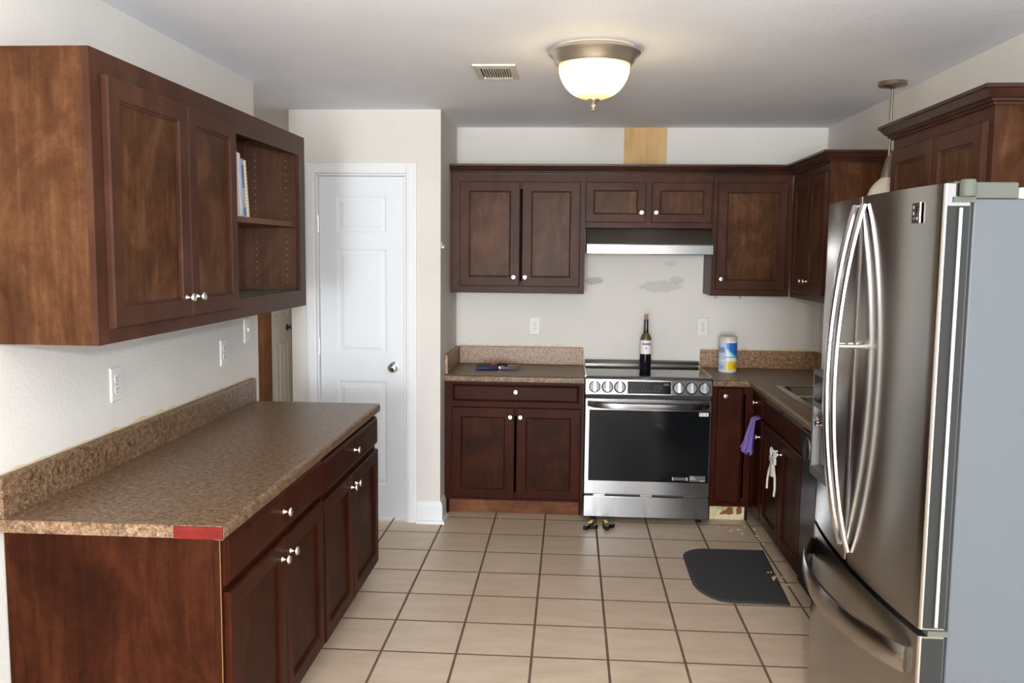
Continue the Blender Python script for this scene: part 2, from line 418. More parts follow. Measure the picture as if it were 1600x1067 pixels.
def drawer(parent, F, u0, u1, v0, v1, m, kn=None, t=0.02, name='drawer'):
    bm = bmesh.new()
    rings(bm, F, [(u0, u1, v0, v1, 0.0005), (u0, u1, v0, v1, t - 0.009), (u0 + .004, u1 - .004, v0 + .004, v1 - .004, t - 0.007), (u0 + .012, u1 - .012, v0 + .012, v1 - .012, t - 0.001), (u0 + .016, u1 - .016, v0 + .016, v1 - .016, t)])
    d = mesh_obj(name, bm, m, parent)
    if kn: knob(F, kn[0], kn[1], t, d)
    return d

# ------------------------------------------------------------------ room shell
CZ = 2.465
XL, XR, YB, YR = -1.58, 1.645, 5.93, -7.0
struct('floor', boxes((-2.8, 1.9, YR - 0.1, 8.75, -0.1, 0.0)), M_FLOOR)
struct('ceiling', boxes((-2.8, 1.9, YR - 0.1, 8.75, CZ, CZ + 0.1)), M_CEIL)
struct('wall_left', boxes((XL - 0.12, XL, YR, 4.36, 0, CZ)), M_WALL)
struct('wall_right', boxes((XR, XR + 0.12, 1.95, YB + 0.12, 0, CZ)), M_WALL)
struct('wall_back', boxes((-0.77, XR, YB, YB + 0.12, 0, CZ)), M_BACK)
# pantry closet: front with a door hole, right cheek, left cheek along the hall
PY, DX0, DX1, DZ1 = 5.19, -1.515, -0.975, 2.095
bm = boxes((-1.672, DX0, PY, PY + 0.11, 0, CZ), (DX1, -0.77, PY, PY + 0.11, 0, CZ), (DX0, DX1, PY, PY + 0.11, DZ1, CZ),
           (-0.88, -0.77, PY + 0.11, YB + 0.12, 0, CZ), (-1.672, -1.56, PY + 0.11, 8.6, 0, CZ))
struct('wall_pantry', bm, M_WALL)
struct('wall_hall', boxes((-2.77, -2.65, 4.24, 8.72, 0, CZ), (-2.65, -1.70, 4.24, 4.36, 0, CZ), (-2.65, -1.56, 8.6, 8.72, 0, CZ)), M_WALL)
# rear wall far behind the photographer with a wide glazed opening; the right side is open to the next room
OX0, OX1, OZ0, OZ1 = -1.5, 0.05, 0.12, 2.36
struct('wall_rear', boxes((XL - 0.12, OX0, YR - 0.12, YR, 0, CZ), (OX1, XR + 0.12, YR - 0.12, YR, 0, CZ), (OX0, OX1, YR - 0.12, YR, 0, OZ0), (OX0, OX1, YR - 0.12, YR, OZ1, CZ)), M_WALL)
wf = boxes((OX0, OX0 + 0.05, YR - 0.1, YR - 0.02, OZ0, OZ1), (OX1 - 0.05, OX1, YR - 0.1, YR - 0.02, OZ0, OZ1), (OX0 + .05, OX1 - .05, YR - 0.1, YR - 0.02, OZ0, OZ0 + 0.05),
           (OX0 + .05, OX1 - .05, YR - 0.1, YR - 0.02, OZ1 - 0.05, OZ1), (-0.755, -0.695, YR - 0.1, YR - 0.02, OZ0 + .05, OZ1 - .05))
struct('window_1', wf, M_TRIM)

# pantry door with frame
def molded_panel(bm, F, u0, u1, v0, v1, t):
    rings(bm, F, [(u0, u1, v0, v1, t), (u0 + .012, u1 - .012, v0 + .012, v1 - .012, t - 0.007), (u0 + .03, u1 - .03, v0 + .03, v1 - .03, t - 0.004), (u0 + .042, u1 - .042, v0 + .042, v1 - .042, t + 0.001)], cap_first=False)
def panel_door_slab(F, u0, u1, v0, v1, panels, t):
    """a door slab whose face is cut into a grid so every moulded panel sinks into it"""
    bm = bmesh.new()
    us = sorted({u0, u1} | {p[0] for p in panels} | {p[1] for p in panels}); vs = sorted({v0, v1} | {p[2] for p in panels} | {p[3] for p in panels})
    for a, c in zip(us, us[1:]):
        for e, g in zip(vs, vs[1:]):
            if any(abs(a - p[0]) < 1e-6 and abs(c - p[1]) < 1e-6 and e >= p[2] - 1e-6 and g <= p[3] + 1e-6 for p in panels): continue
            bm.faces.new([bm.verts.new(F.pt(u, v, t)) for u, v in ((a, e), (c, e), (c, g), (a, g))])
    for p in panels: molded_panel(bm, F, *p, t)
    rings(bm, F, [(u0, u1, v0, v1, t), (u0, u1, v0, v1, 0)], cap_first=False)
    bmesh.ops.remove_doubles(bm, verts=bm.verts, dist=1e-5)
    return bm
FP = Face('front', PY + 0.045)
dr = mesh_obj('door_1', panel_door_slab(FP, DX0 + 0.018, DX1 - 0.014, 0.022, DZ1 - 0.016, [(-1.395, -1.095, 1.75, 1.968), (-1.395, -1.095, 1.025, 1.655), (-1.395, -1.095, 0.225, 0.862)], 0.035), M_DOORW)
dr['kind'] = 'structure'
bm = bmesh.new(); lathe(bm, [(0.030, 0), (0.032, 0.004), (0.029, 0.009), (0.012, 0.014), (0.012, 0.03), (0.022, 0.037), (0.0275, 0.047), (0.027, 0.057), (0.019, 0.063), (0, 0.064)], FP.pt(-1.05, 0.952, 0.035), FP.dirs(), 28)
mesh_obj('door_knob', bm, M_CHROME, dr, smooth=True)
for z in (1.80, 1.07, 0.28):
    bm = bmesh.new(); lathe(bm, [(0.006, -0.05), (0.006, 0.05)], (DX0 + 0.011, PY + 0.004, z), 'z', 10)
    mesh_obj('hinge', bm, M_NICKEL, dr)
bm = bmesh.new()
cw = 0.062
for (x0, x1, z0, z1) in ((DX0 - cw, DX0 - 0.002, 0, DZ1 + cw), (DX1 + 0.002, DX1 + cw, 0, DZ1 + cw), (DX0 - 0.002, DX1 + 0.002, DZ1 + 0.002, DZ1 + cw)):
    box(bm, x0, x1, PY - 0.012, PY - 0.0005, z0, z1)
    box(bm, x0 + (0.012 if x1 - x0 < .1 else 0), x1 - (0.012 if x1 - x0 < .1 else 0), PY - 0.017, PY - 0.011, z0, z1 - 0.012)
box(bm, DX0, DX0 + 0.012, PY - 0.008, PY + 0.10, 0, DZ1 - 0.012); box(bm, DX1 - 0.012, DX1, PY - 0.008, PY + 0.10, 0, DZ1 - 0.012); box(bm, DX0, DX1, PY - 0.008, PY + 0.10, DZ1 - 0.012, DZ1)
struct('trim_1', bm, M_TRIM, bevel=0.003)
bp = [(0, 0.0), (0.030, 0.0), (0.030, 0.006), (0.026, 0.016), (0.016, 0.022), (0.015, 0.105), (0.011, 0.12), (0.006, 0.135), (0, 0.137)]
bm = bmesh.new(); sweep(bm, bp, [(DX1 + cw + 0.001, PY - 0.0005), (-0.7695, PY - 0.0005), (-0.7695, 5.34)])
struct('baseboard_pantry', bm, M_TRIM)
# hall door seen past the left wall
FH = Face('right', -2.65)
hd = mesh_obj('door_2', panel_door_slab(FH, 7.53, 8.10, 0.02, 2.03, [(7.63, 7.79, 0.22, 0.80), (7.86, 8.0, 0.22, 0.80), (7.63, 7.79, 1.05, 1.9), (7.86, 8.0, 1.05, 1.9)], 0.035), M_DOORW)
hd['kind'] = 'structure'
bm = bmesh.new(); lathe(bm, [(0.03, 0), (0.03, 0.008), (0.012, 0.014), (0.012, 0.035), (0.028, 0.045), (0.028, 0.06), (0, 0.066)], FH.pt(7.97, 0.935, 0.035), FH.dirs(), 20)
mesh_obj('door_knob', bm, M_DGREY, hd, smooth=True)
bm = boxes((-2.649, -2.60, 7.30, 7.515, 0, 2.12), (-2.649, -2.63, 8.115, 8.22, 0, 2.12), (-2.649, -2.63, 7.515, 8.115, 2.045, 2.12))
struct('trim_2', bm, W_TRIM, bevel=0.003)

# ------------------------------------------------------------------ upper cabinets
CROWN = [(0.0, 2.132), (0.010, 2.132), (0.012, 2.140), (0.020, 2.143), (0.022, 2.150), (0.030, 2.155), (0.047, 2.178), (0.053, 2.180), (0.053, 2.192), (0.0, 2.192)]
def carcass(parent, F, u0, u1, v0, v1, depth, mat, openings, side_mat=None, rail=0.0):
    """box with a face frame; openings = list of (u0,u1,v0,v1) cut clear through the face, 'box' shell 16 mm"""
    t = 0.016; bm = bmesh.new()
    fbox(bm, F, u0, u0 + t, v0, v1, -depth, -0.019); fbox(bm, F, u1 - t, u1, v0, v1, -depth, -0.019)
    fbox(bm, F, u0 + t, u1 - t, v1 - t, v1, -depth, -0.019); fbox(bm, F, u0 + t, u1 - t, v0 + rail, v0 + rail + t, -depth, -0.019)
    fbox(bm, F, u0 + t, u1 - t, v0 + rail + t, v1 - t, -depth, -depth + 0.006)
    c = mesh_obj('carcass', bm, side_mat or mat, parent)
    bm = bmesh.new()
    us = sorted({u0, u1} | {o[0] for o in openings} | {o[1] for o in openings}); vs = sorted({v0, v1} | {o[2] for o in openings} | {o[3] for o in openings})
    for a, b_ in zip(us, us[1:]):
        for e, g in zip(vs, vs[1:]):
            mu, mv = (a + b_) / 2, (e + g) / 2
            if any(o[0] < mu < o[1] and o[2] < mv < o[3] for o in openings): continue
            fbox(bm, F, a, b_, e, g, -0.019, 0.0)
    bmesh.ops.remove_doubles(bm, verts=bm.verts, dist=1e-6)
    # drop the doubled inner faces so the frame is one skin
    seen = {}
    for f in bm.faces: seen.setdefault(tuple(sorted(v.index for v in f.verts)), []).append(f)
    bm.verts.index_update(); seen = {}
    for f in bm.faces: seen.setdefault(tuple(sorted(v.index for v in f.verts)), []).append(f)
    bmesh.ops.delete(bm, geom=[f for k in seen.values() if len(k) > 1 for f in k], context='FACES_ONLY')
    mesh_obj('face_frame', bm, mat, parent)
    return c

# left wall unit, doors at the near half, open shelves at the far half
FL = Face('right', -1.28)
t = thing('wall_cabinet', 'brown wall cabinet with two doors and an open shelf bay on the left wall', 'cabinet', (XL + 0.002, 3.25, 1.385))
carcass(t, FL, 2.31, 4.20, 1.378, 2.175, 0.298, W_UP, [(2.40, 3.24, 1.46, 2.07), (3.325, 4.115, 1.455, 2.085)], W_UPP, rail=0.055)
bm = bmesh.new(); fbox(bm, FL, 3.295, 3.311, 1.45, 2.158, -0.291, -0.0195)
mesh_obj('divider', bm, W_IN, t)
bm = bmesh.new(); fbox(bm, FL, 3.312, 4.183, 1.752, 1.774, -0.290, -0.021)
sh = mesh_obj('shelf', bm, W_IN, t)
bm = bmesh.new(); fbox(bm, FL, 3.312, 4.183, 1.4502, 1.453, -0.290, -0.021)
o = mesh_obj('bottom_liner', bm, plain('grey green shelf liner', (0.13, 0.145, 0.125), 0.6), t); o['label'] = 'grey green liner on the bay floor'
bm = bmesh.new(); fbox(bm, FL, 3.312, 4.183, 1.454, 2.158, -0.2915, -0.2905)
fbox(bm, FL, 4.1825, 4.1835, 1.454, 2.158, -0.290, -0.021)
mesh_obj('bay_lining', bm, W_IN, t)
bm = bmesh.new()
for xx in (-1.515, -1.365):
    for k in range(20):
        z = 1.49 + k * 0.032
        if abs(z - 1.763) > 0.02: lathe(bm, [(0.0026, 0), (0.0026, 0.002)], (xx, 4.1822, z), (0, -1, 0), 8)
o = mesh_obj('shelf_pin_holes', bm, plain('pale peg hole rim', (0.36, 0.29, 0.23), 0.5), t)
cab_door(t, FL, 2.365, 2.862, 1.42, 2.112, W_UP, W_UPP, (2.825, 1.485))
cab_door(t, FL, 2.870, 3.288, 1.42, 2.112, W_UP, W_UPP, (2.907, 1.485))

# back wall run
FU = Face('front', 5.60); UD = 0.328
t = thing('wall_cabinet', 'two-door brown wall cabinet left of the range hood', 'cabinet', (-0.34, YB - 0.001, 1.386))
carcass(t, FU, -0.768, 0.084, 1.386, 2.15, UD, W_UP, [(-0.66, -0.02, 1.46, 2.04)], W_UP)
cab_door(t, FU, -0.705, -0.326, 1.430, 2.085, W_UP, W_UPP, (-0.362, 1.488))
cab_door(t, FU, -0.312, 0.052, 1.430, 2.085, W_UP, W_UPP, (-0.290, 1.488))
t = thing('wall_cabinet', 'short two-door wall cabinet directly above the range hood', 'cabinet', (0.475, YB - 0.001, 1.803))
carcass(t, FU, 0.086, 0.872, 1.803, 2.15, UD, W_UP, [(0.14, 0.4, 1.86, 2.04), (0.54, 0.8, 1.86, 2.04)], W_UP)
cab_door(t, FU, 0.084, 0.458, 1.837, 2.085, W_UP, W_UPP, (0.432, 1.898), fr=0.05)
cab_door(t, FU, 0.494, 0.864, 1.837, 2.085, W_UP, W_UPP, (0.521, 1.898), fr=0.05)
t = thing('wall_cabinet', 'single-door brown wall cabinet right of the range hood, above the wipes', 'cabinet', (1.1, YB - 0.001, 1.386))
carcass(t, FU, 0.874, 1.354, 1.386, 2.15, UD, W_UP, [(0.95, 1.3, 1.46, 2.04)], W_UP)
cab_door(t, FU, 0.900, 1.325, 1.425, 2.085, W_UP, W_UPP, (0.932, 1.491))
# right wall corner unit
FS = Face('left', 1.356)
t = thing('wall_cabinet', 'corner wall cabinet on the right wall with two narrow doors', 'cabinet', (XR - 0.001, 5.2, 1.386))
carcass(t, FS, 4.81, 5.575, 1.386, 2.15, 0.287, W_UP, [(4.9, 5.45, 1.46, 2.04)], W_UPP)
cab_door(t, FS, 5.165, 5.50, 1.425, 2.085, W_UP, W_UPP, (5.20, 1.495))
cab_door(t, FS, 4.835, 5.155, 1.425, 2.085, W_UP, W_UPP, (5.12, 1.495))
bm = bmesh.new(); sweep(bm, [(w + 0.0005, z) for w, z in CROWN], [(-0.766, 5.60), (1.356, 5.60), (1.356, 4.81), (1.643, 4.81)])
tag(mesh_obj('crown_molding', bm, W_CROWN, loc=(0.3, 5.57, 2.132)), 'dark crown molding running over the back wall cabinets and round the corner', 'molding')
# right wall unit standing beyond the fridge
t = thing('wall_cabinet', 'two-door wall cabinet with its own crown molding above and behind the fridge', 'cabinet', (XR - 0.001, 3.45, 1.386))
carcass(t, FS, 3.00, 3.90, 1.386, 2.15, 0.287, W_UP, [(3.1, 3.8, 1.46, 2.04)], W_UPP)
cab_door(t, FS, 3.035, 3.44, 1.425, 2.085, W_UP, W_UPP, (3.405, 1.495))
cab_door(t, FS, 3.452, 3.868, 1.425, 2.085, W_UP, W_UPP, (3.487, 1.495))
bm = bmesh.new(); sweep(bm, [(w + 0.0005, z) for w, z in CROWN], [(1.643, 3.90), (1.356, 3.90), (1.356, 3.00), (1.643, 3.00)])
mesh_obj('crown', bm, W_CROWN, t)

# ------------------------------------------------------------------ base cabinets
def base_shell(parent, F, u0, u1, depth, openings, side_mat, toe=0.075, h0=0.105, h1=0.850, toe_mat=None, hs=None):
    bm = bmesh.new(); tk = 0.018
    fbox(bm, F, u0, u0 + tk, h0, hs or h1, -depth, -0.019); fbox(bm, F, u1 - tk, u1, h0, hs or h1, -depth, -0.019)
    fbox(bm, F, u0, u0 + tk, 0.001, h0, -depth, -toe); fbox(bm, F, u1 - tk, u1, 0.001, h0, -depth, -toe)
    fbox(bm, F, u0 + tk, u1 - tk, h0, h0 + tk, -depth, -0.019); fbox(bm, F, u0 + tk, u1 - tk, h0 + tk, h1, -depth, -depth + 0.006)
    mesh_obj('carcass', bm, side_mat, parent)
    bm = bmesh.new()
    us = sorted({u0, u1} | {o[0] for o in openings} | {o[1] for o in openings}); vs = sorted({h0, h1} | {o[2] for o in openings} | {o[3] for o in openings})
    for a, b_ in zip(us, us[1:]):
        for e, g in zip(vs, vs[1:]):
            mu, mv = (a + b_) / 2, (e + g) / 2
            if any(o[0] < mu < o[1] and o[2] < mv < o[3] for o in openings): continue
            fbox(bm, F, a, b_, e, g, -0.0185, 0.0)
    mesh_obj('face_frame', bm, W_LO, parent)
    bm = bmesh.new(); fbox(bm, F, u0 + tk, u1 - tk, 0.001, h0 - 0.001, -toe - 0.015, -toe - 0.001)
    return mesh_obj('toe_kick', bm, toe_mat or W_TOE, parent)

FB = Face('right', -0.955)
t = thing('base_cabinet', 'left wall base cabinet nearest the camera, showing its plain end panel', 'cabinet', (-1.27, 2.8, 0))
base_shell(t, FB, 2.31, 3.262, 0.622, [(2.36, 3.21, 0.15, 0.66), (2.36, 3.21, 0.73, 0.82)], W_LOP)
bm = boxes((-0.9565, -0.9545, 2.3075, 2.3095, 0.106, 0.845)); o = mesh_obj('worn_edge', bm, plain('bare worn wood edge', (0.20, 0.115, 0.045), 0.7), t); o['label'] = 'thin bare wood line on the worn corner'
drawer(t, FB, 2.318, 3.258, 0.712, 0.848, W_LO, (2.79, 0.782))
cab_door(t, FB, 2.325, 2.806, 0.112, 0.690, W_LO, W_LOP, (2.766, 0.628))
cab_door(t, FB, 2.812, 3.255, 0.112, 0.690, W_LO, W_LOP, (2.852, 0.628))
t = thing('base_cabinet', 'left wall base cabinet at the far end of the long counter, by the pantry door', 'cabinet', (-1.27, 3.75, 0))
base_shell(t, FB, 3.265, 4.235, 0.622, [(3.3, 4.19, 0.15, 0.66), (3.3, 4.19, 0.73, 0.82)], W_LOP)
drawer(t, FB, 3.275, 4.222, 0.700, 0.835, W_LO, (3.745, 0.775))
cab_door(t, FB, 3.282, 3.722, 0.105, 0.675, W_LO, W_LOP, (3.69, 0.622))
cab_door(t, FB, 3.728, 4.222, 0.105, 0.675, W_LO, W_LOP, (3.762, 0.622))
FBB = Face('front', 5.36)
t = thing('base_cabinet', 'two-door base cabinet with one wide drawer left of the range', 'cabinet', (-0.34, 5.64, 0))
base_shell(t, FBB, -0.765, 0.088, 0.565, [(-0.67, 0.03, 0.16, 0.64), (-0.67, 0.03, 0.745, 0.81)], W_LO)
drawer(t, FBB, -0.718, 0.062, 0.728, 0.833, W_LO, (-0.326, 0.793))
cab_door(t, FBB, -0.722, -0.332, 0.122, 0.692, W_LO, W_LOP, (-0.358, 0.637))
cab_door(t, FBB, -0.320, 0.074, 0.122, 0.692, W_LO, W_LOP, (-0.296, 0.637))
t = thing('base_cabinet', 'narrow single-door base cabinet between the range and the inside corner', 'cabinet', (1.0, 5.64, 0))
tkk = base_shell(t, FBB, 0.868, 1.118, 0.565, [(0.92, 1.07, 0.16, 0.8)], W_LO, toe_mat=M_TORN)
tkk['label'] = 'torn yellowed toe kick with bare board showing'
for poly in ([(0.945, 0.03), (0.965, 0.055), (0.985, 0.062), (1.0, 0.082), (1.028, 0.078), (1.034, 0.04), (1.012, 0.032), (0.98, 0.036)], [(1.052, 0.035), (1.05, 0.07), (1.064, 0.088), (1.082, 0.08), (1.085, 0.045), (1.07, 0.036)]):
    bm = bmesh.new(); A = [bm.verts.new((x, 5.4338, z)) for x, z in poly]; B = [bm.verts.new((x, 5.4362, z)) for x, z in poly]
    for i in range(len(A)): bm.faces.new((A[i], A[(i + 1) % len(A)], B[(i + 1) % len(A)], B[i]))
    bm.faces.new(A); bm.faces.new(B[::-1]); mesh_obj('exposed_board', bm, M_BRICK, tkk)
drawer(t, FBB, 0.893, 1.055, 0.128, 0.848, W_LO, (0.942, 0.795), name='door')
FSB = Face('left', 1.122)
t = thing('base_cabinet', 'narrow corner base cabinet with small drawer under the purple cloth', 'cabinet', (1.38, 5.2, 0))
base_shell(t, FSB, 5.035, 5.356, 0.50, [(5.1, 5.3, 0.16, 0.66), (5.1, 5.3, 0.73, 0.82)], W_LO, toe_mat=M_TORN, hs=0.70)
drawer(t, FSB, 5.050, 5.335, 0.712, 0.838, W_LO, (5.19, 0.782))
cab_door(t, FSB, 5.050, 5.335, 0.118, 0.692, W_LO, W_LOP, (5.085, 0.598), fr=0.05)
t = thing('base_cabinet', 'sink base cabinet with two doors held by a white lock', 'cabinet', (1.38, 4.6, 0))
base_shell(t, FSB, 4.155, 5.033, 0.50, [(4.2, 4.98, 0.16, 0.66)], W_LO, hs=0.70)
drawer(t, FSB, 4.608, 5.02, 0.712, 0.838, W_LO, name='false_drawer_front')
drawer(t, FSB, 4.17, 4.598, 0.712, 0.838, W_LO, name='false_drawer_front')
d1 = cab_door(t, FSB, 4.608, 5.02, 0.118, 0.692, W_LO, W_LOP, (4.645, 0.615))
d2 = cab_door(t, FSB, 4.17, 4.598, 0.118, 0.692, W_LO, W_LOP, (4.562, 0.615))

# ------------------------------------------------------------------ countertops
CT0, CT1 = 0.852, 0.892
def counter_edge_profile(a, b_, z0=CT0, z1=CT1):
    """profile across a counter, rolled front edge at coordinate b_, back at a"""
    s = 1 if b_ > a else -1
    pr = [(a, z0 + 0.012), (a, z1)]
    for k in range(5):
        th = PI / 2 - k * PI / 8
        pr.append((b_ - s * 0.014 + s * 0.014 * math.cos(th), z1 - 0.014 + 0.014 * math.sin(th)))
    pr += [(b_ - s * 0.001, z0 + 0.006), (b_ - s * 0.006, z0), (b_ - s * 0.03, z0), (b_ - s * 0.03, z0 + 0.012)]
    return pr
def caulk(parent, pts_a, axis, fixed, z):
    a0, a1 = pts_a; bm = bmesh.new(); n = 40; rs = []
    for i in range(n + 1):
        q = a0 + (a1 - a0) * i / n; h = 0.004 + random.random() ** 2 * 0.014
        rs.append([(q, z), (q, z + h)])
    w = 0.0015
    f = (lambda q, zz, d: (q, fixed - d, zz)) if axis == 'x' else (lambda q, zz, d: (fixed + d, q, zz))
    A = [[bm.verts.new(f(q, zz, dd)) for (q, zz) in r for dd in (0.0003, w)] for r in rs]
    for a, c in zip(A, A[1:]):
        bm.faces.new((a[1], c[1], c[3], a[3])); bm.faces.new((a[3], c[3], c[2], a[2]))
        bm.faces.new((a[0], a[2], c[2], c[0])); bm.faces.new((a[0], c[0], c[1], a[1]))
    bm.faces.new((A[0][0], A[0][1], A[0][3], A[0][2])); bm.faces.new((A[-1][0], A[-1][2], A[-1][3], A[-1][1]))
    o = mesh_obj('caulk_bead', bm, M_CAULK, parent); o['label'] = 'ragged yellowed caulk line'; return o
t = thing('countertop', 'long brown granite-look laminate countertop along the left wall', 'countertop', (-1.25, 3.3, CT0))
bm = bmesh.new(); extrude_profile(bm, counter_edge_profile(XL + 0.002, -0.932), 'y', 2.285, 4.262); mesh_obj('worktop', bm, M_LAM, t)
bm = boxes((-1.578, -1.074, 2.281, 2.2845, CT0 + 0.004, CT1 - 0.001)); o = mesh_obj('end_strip', bm, M_LAME, t); o['label'] = 'lighter laminate strip on the cut end'
bm = boxes((-1.073, -0.936, 2.280, 2.2845, CT0 + 0.003, CT1 - 0.003)); o = mesh_obj('bare_end_patch', bm, M_REDSTRIP, t); o['label'] = 'red bare patch where the end strip is missing'
bm = bmesh.new()
pr = [(XL + 0.001, CT1 + 0.0005), (XL + 0.001, 1.008), (XL + 0.014, 1.008), (XL + 0.020, 1.004), (XL + 0.022, 0.998), (XL + 0.022, CT1 + 0.0005)]
extrude_profile(bm, pr, 'y', 2.285, 4.262); mesh_obj('backsplash', bm, laminate('backsplash laminate', 1.0), t)
caulk(t, (2.29, 4.26), 'y', XL, 1.009)
t = thing('countertop', 'short laminate countertop left of the range with the tools on it', 'countertop', (-0.34, 5.6, CT0))
bm = bmesh.new(); extrude_profile(bm, counter_edge_profile(YB - 0.002, 5.322), 'x', -0.768, 0.093); mesh_obj('worktop', bm, M_LAM, t)
M_BSP = laminate('pinkish backsplash laminate', 1.7)
bm = boxes((-0.746, 0.091, YB - 0.022, YB - 0.001, CT1 + 0.0005, 1.010), (-0.7695, -0.748, 5.36, YB - 0.001, CT1 + 0.0005, 1.010)); mesh_obj('backsplash', bm, M_BSP, t, bevel=0.003)
caulk(t, (-0.74, 0.085), 'x', YB, 1.011)
t = thing('countertop', 'L-shaped laminate countertop from the range round to the sink', 'countertop', (1.3, 5.0, CT0))
SX0, SX1, SY0, SY1 = 1.175, 1.555, 4.33, 5.10     # sink cut-out
bm = bmesh.new()
extrude_profile(bm, counter_edge_profile(YB - 0.002, 5.322), 'x', 0.866, 1.0885)
box(bm, 1.0885, 1.643, 5.336, 5.928, CT0 + .012, CT1)
# the leg along the right wall, split round the sink hole
extrude_profile(bm, counter_edge_profile(SX0 + 0.02, 1.084), 'y', 3.56, 5.336)
box(bm, SX0 + .02, SX1 - .02, 3.56, SY0 + .02, CT0 + .012, CT1); box(bm, SX0 + .02, SX1 - .02, SY1 - .02, 5.336, CT0 + .012, CT1); box(bm, SX1 - .02, 1.643, 3.56, 5.336, CT0 + .012, CT1)
mesh_obj('worktop', bm, M_LAM, t)
bm = boxes((0.868, 1.643, YB - 0.022, YB - 0.001, CT1 + 0.0005, 1.010), (1.623, 1.6445, 3.56, YB - 0.023, CT1 + 0.0005, 1.010)); mesh_obj('backsplash', bm, M_BSP, t, bevel=0.003)
caulk(t, (0.87, 1.62), 'x', YB, 1.011)

# sink
t = thing('sink', 'double-bowl stainless drop-in sink in the right counter', 'sink', (1.36, 4.72, CT1))
F0 = 0.0
bm = bmesh.new()
def rrect(x0, x1, y0, y1, r, z, n=6):
    pts = []
    for cx, cyy, a0 in ((x1 - r, y1 - r, 0), (x0 + r, y1 - r, PI / 2), (x0 + r, y0 + r, PI), (x1 - r, y0 + r, 3 * PI / 2)):
        for k in range(n + 1):
            a = a0 + k * PI / 2 / n; pts.append((cx + r * math.cos(a), cyy + r * math.sin(a), z))
    return pts
def loft(bm, loops, cap=True):
    rs = [[bm.verts.new(p) for p in L] for L in loops]; n = len(rs[0])
    for a, c in zip(rs, rs[1:]):
        for i in range(n): bm.faces.new((a[i], a[(i + 1) % n], c[(i + 1) % n], c[i]))
    if cap: bm.faces.new(rs[-1])
    return rs
bowls = [(1.215, 1.525, 4.745, 5.07), (1.215, 1.525, 4.365, 4.705)]
# rim plate as strips between bowls
for (x0, x1, y0, y1) in ((SX0, SX1, SY0, 4.365), (SX0, SX1, 5.07, SY1), (SX0, SX1, 4.705, 4.745), (SX0, 1.215, 4.365, 4.705), (1.525, SX1, 4.365, 4.705), (SX0, 1.215, 4.745, 5.07), (1.525, SX1, 4.745, 5.07)):
    box(bm, x0, x1, y0, y1, CT1 + 0.0005, CT1 + 0.006)
mesh_obj('rim', bm, M_STEEL, t)
for bq in bowls:
    x0, x1, y0, y1 = bq; bm = bmesh.new()
    e = 0.0
    L0 = [(x, y, CT1 + 0.006) for x, y, z in rrect(x0, x1, y0, y1, 0.002, 0)]
    L1 = rrect(x0 + .004, x1 - .004, y0 + .004, y1 - .004, 0.05, CT1 - 0.002); L2 = rrect(x0 + .012, x1 - .012, y0 + .012, y1 - .012, 0.05, CT1 - 0.12); L3 = rrect(x0 + .05, x1 - .05, y0 + .05, y1 - .05, 0.05, CT1 - 0.155)
    loft(bm, [L0, L1, L2, L3]); bw = mesh_obj('bowl', bm, M_STEEL, t, smooth=True)
    bm = bmesh.new(); lathe(bm, [(0.04, 0), (0.04, 0.003), (0.03, 0.002), (0, 0.001)], ((x0 + x1) / 2, (y0 + y1) / 2, CT1 - 0.1548), 'z', 20); mesh_obj('drain', bm, M_CHROME, bw)

# dishwasher
t = thing('dishwasher', 'black dishwasher between the sink cabinet and the fridge', 'dishwasher', (1.38, 3.86, 0))
bm = boxes((1.125, 1.62, 3.57, 4.148, 0.10, 0.848)); mesh_obj('body', bm, M_BLACK, t)
bm = boxes((1.098, 1.124, 3.572, 4.146, 0.105, 0.705)); mesh_obj('door', bm, M_DWB, t, bevel=0.004)
bm = boxes((1.090, 1.124, 3.572, 4.146, 0.715, 0.842)); cp = mesh_obj('control_panel', bm, M_DWB, t, bevel=0.006)
bm = bmesh.new(); lathe(bm, [(0.0, -0.0), (0.055, 0.001), (0.052, 0.006), (0, 0.007)], (1.0895, 4.03, 0.765), (-1, 0, 0), 24); o = mesh_obj('handle_pocket', bm, M_STEEL, cp)
bm = boxes((1.19, 1.21, 3.575, 4.143, 0.001, 0.098)); mesh_obj('toe_panel', bm, M_BLACK, t)

# ------------------------------------------------------------------ range
RX0, RX1, RY = 0.099, 0.859, 5.30
t = thing('range', 'stainless slide-in electric range between the back base cabinets', 'stove', (0.479, 5.6, 0))
bm = boxes((RX0 + .004, RX1 - .004, RY + 0.035, 5.90, 0.035, 0.886)); mesh_obj('body', bm, M_DGREY, t)
FR = Face('front', RY)
bm = bmesh.new(); box(bm, RX0, RX1, RY + 0.004, RY + 0.032, 0.034, 0.165); mesh_obj('storage_drawer', bm, M_STEELR, t, bevel=0.004)
# oven door: frame ring of steel and a glass window
bm = bmesh.new()
rings(bm, FR, [(RX0, RX1, 0.178, 0.772, -0.032), (RX0, RX1, 0.178, 0.772, -0.004), (RX0 + .004, RX1 - .004, 0.182, 0.768, 0), (RX0 + 0.026, RX1 - 0.010, 0.262, 0.700, 0), (RX0 + 0.028, RX1 - 0.012, 0.264, 0.698, -0.004)], cap_last=False)
dd = mesh_obj('oven_door', bm, M_STEELR, t)
bm = bmesh.new(); fbox(bm, FR, RX0 + 0.0275, RX1 - 0.0115, 0.2635, 0.6985, -0.030, -0.0025); win = mesh_obj('window', bm, M_BLACKG, dd)
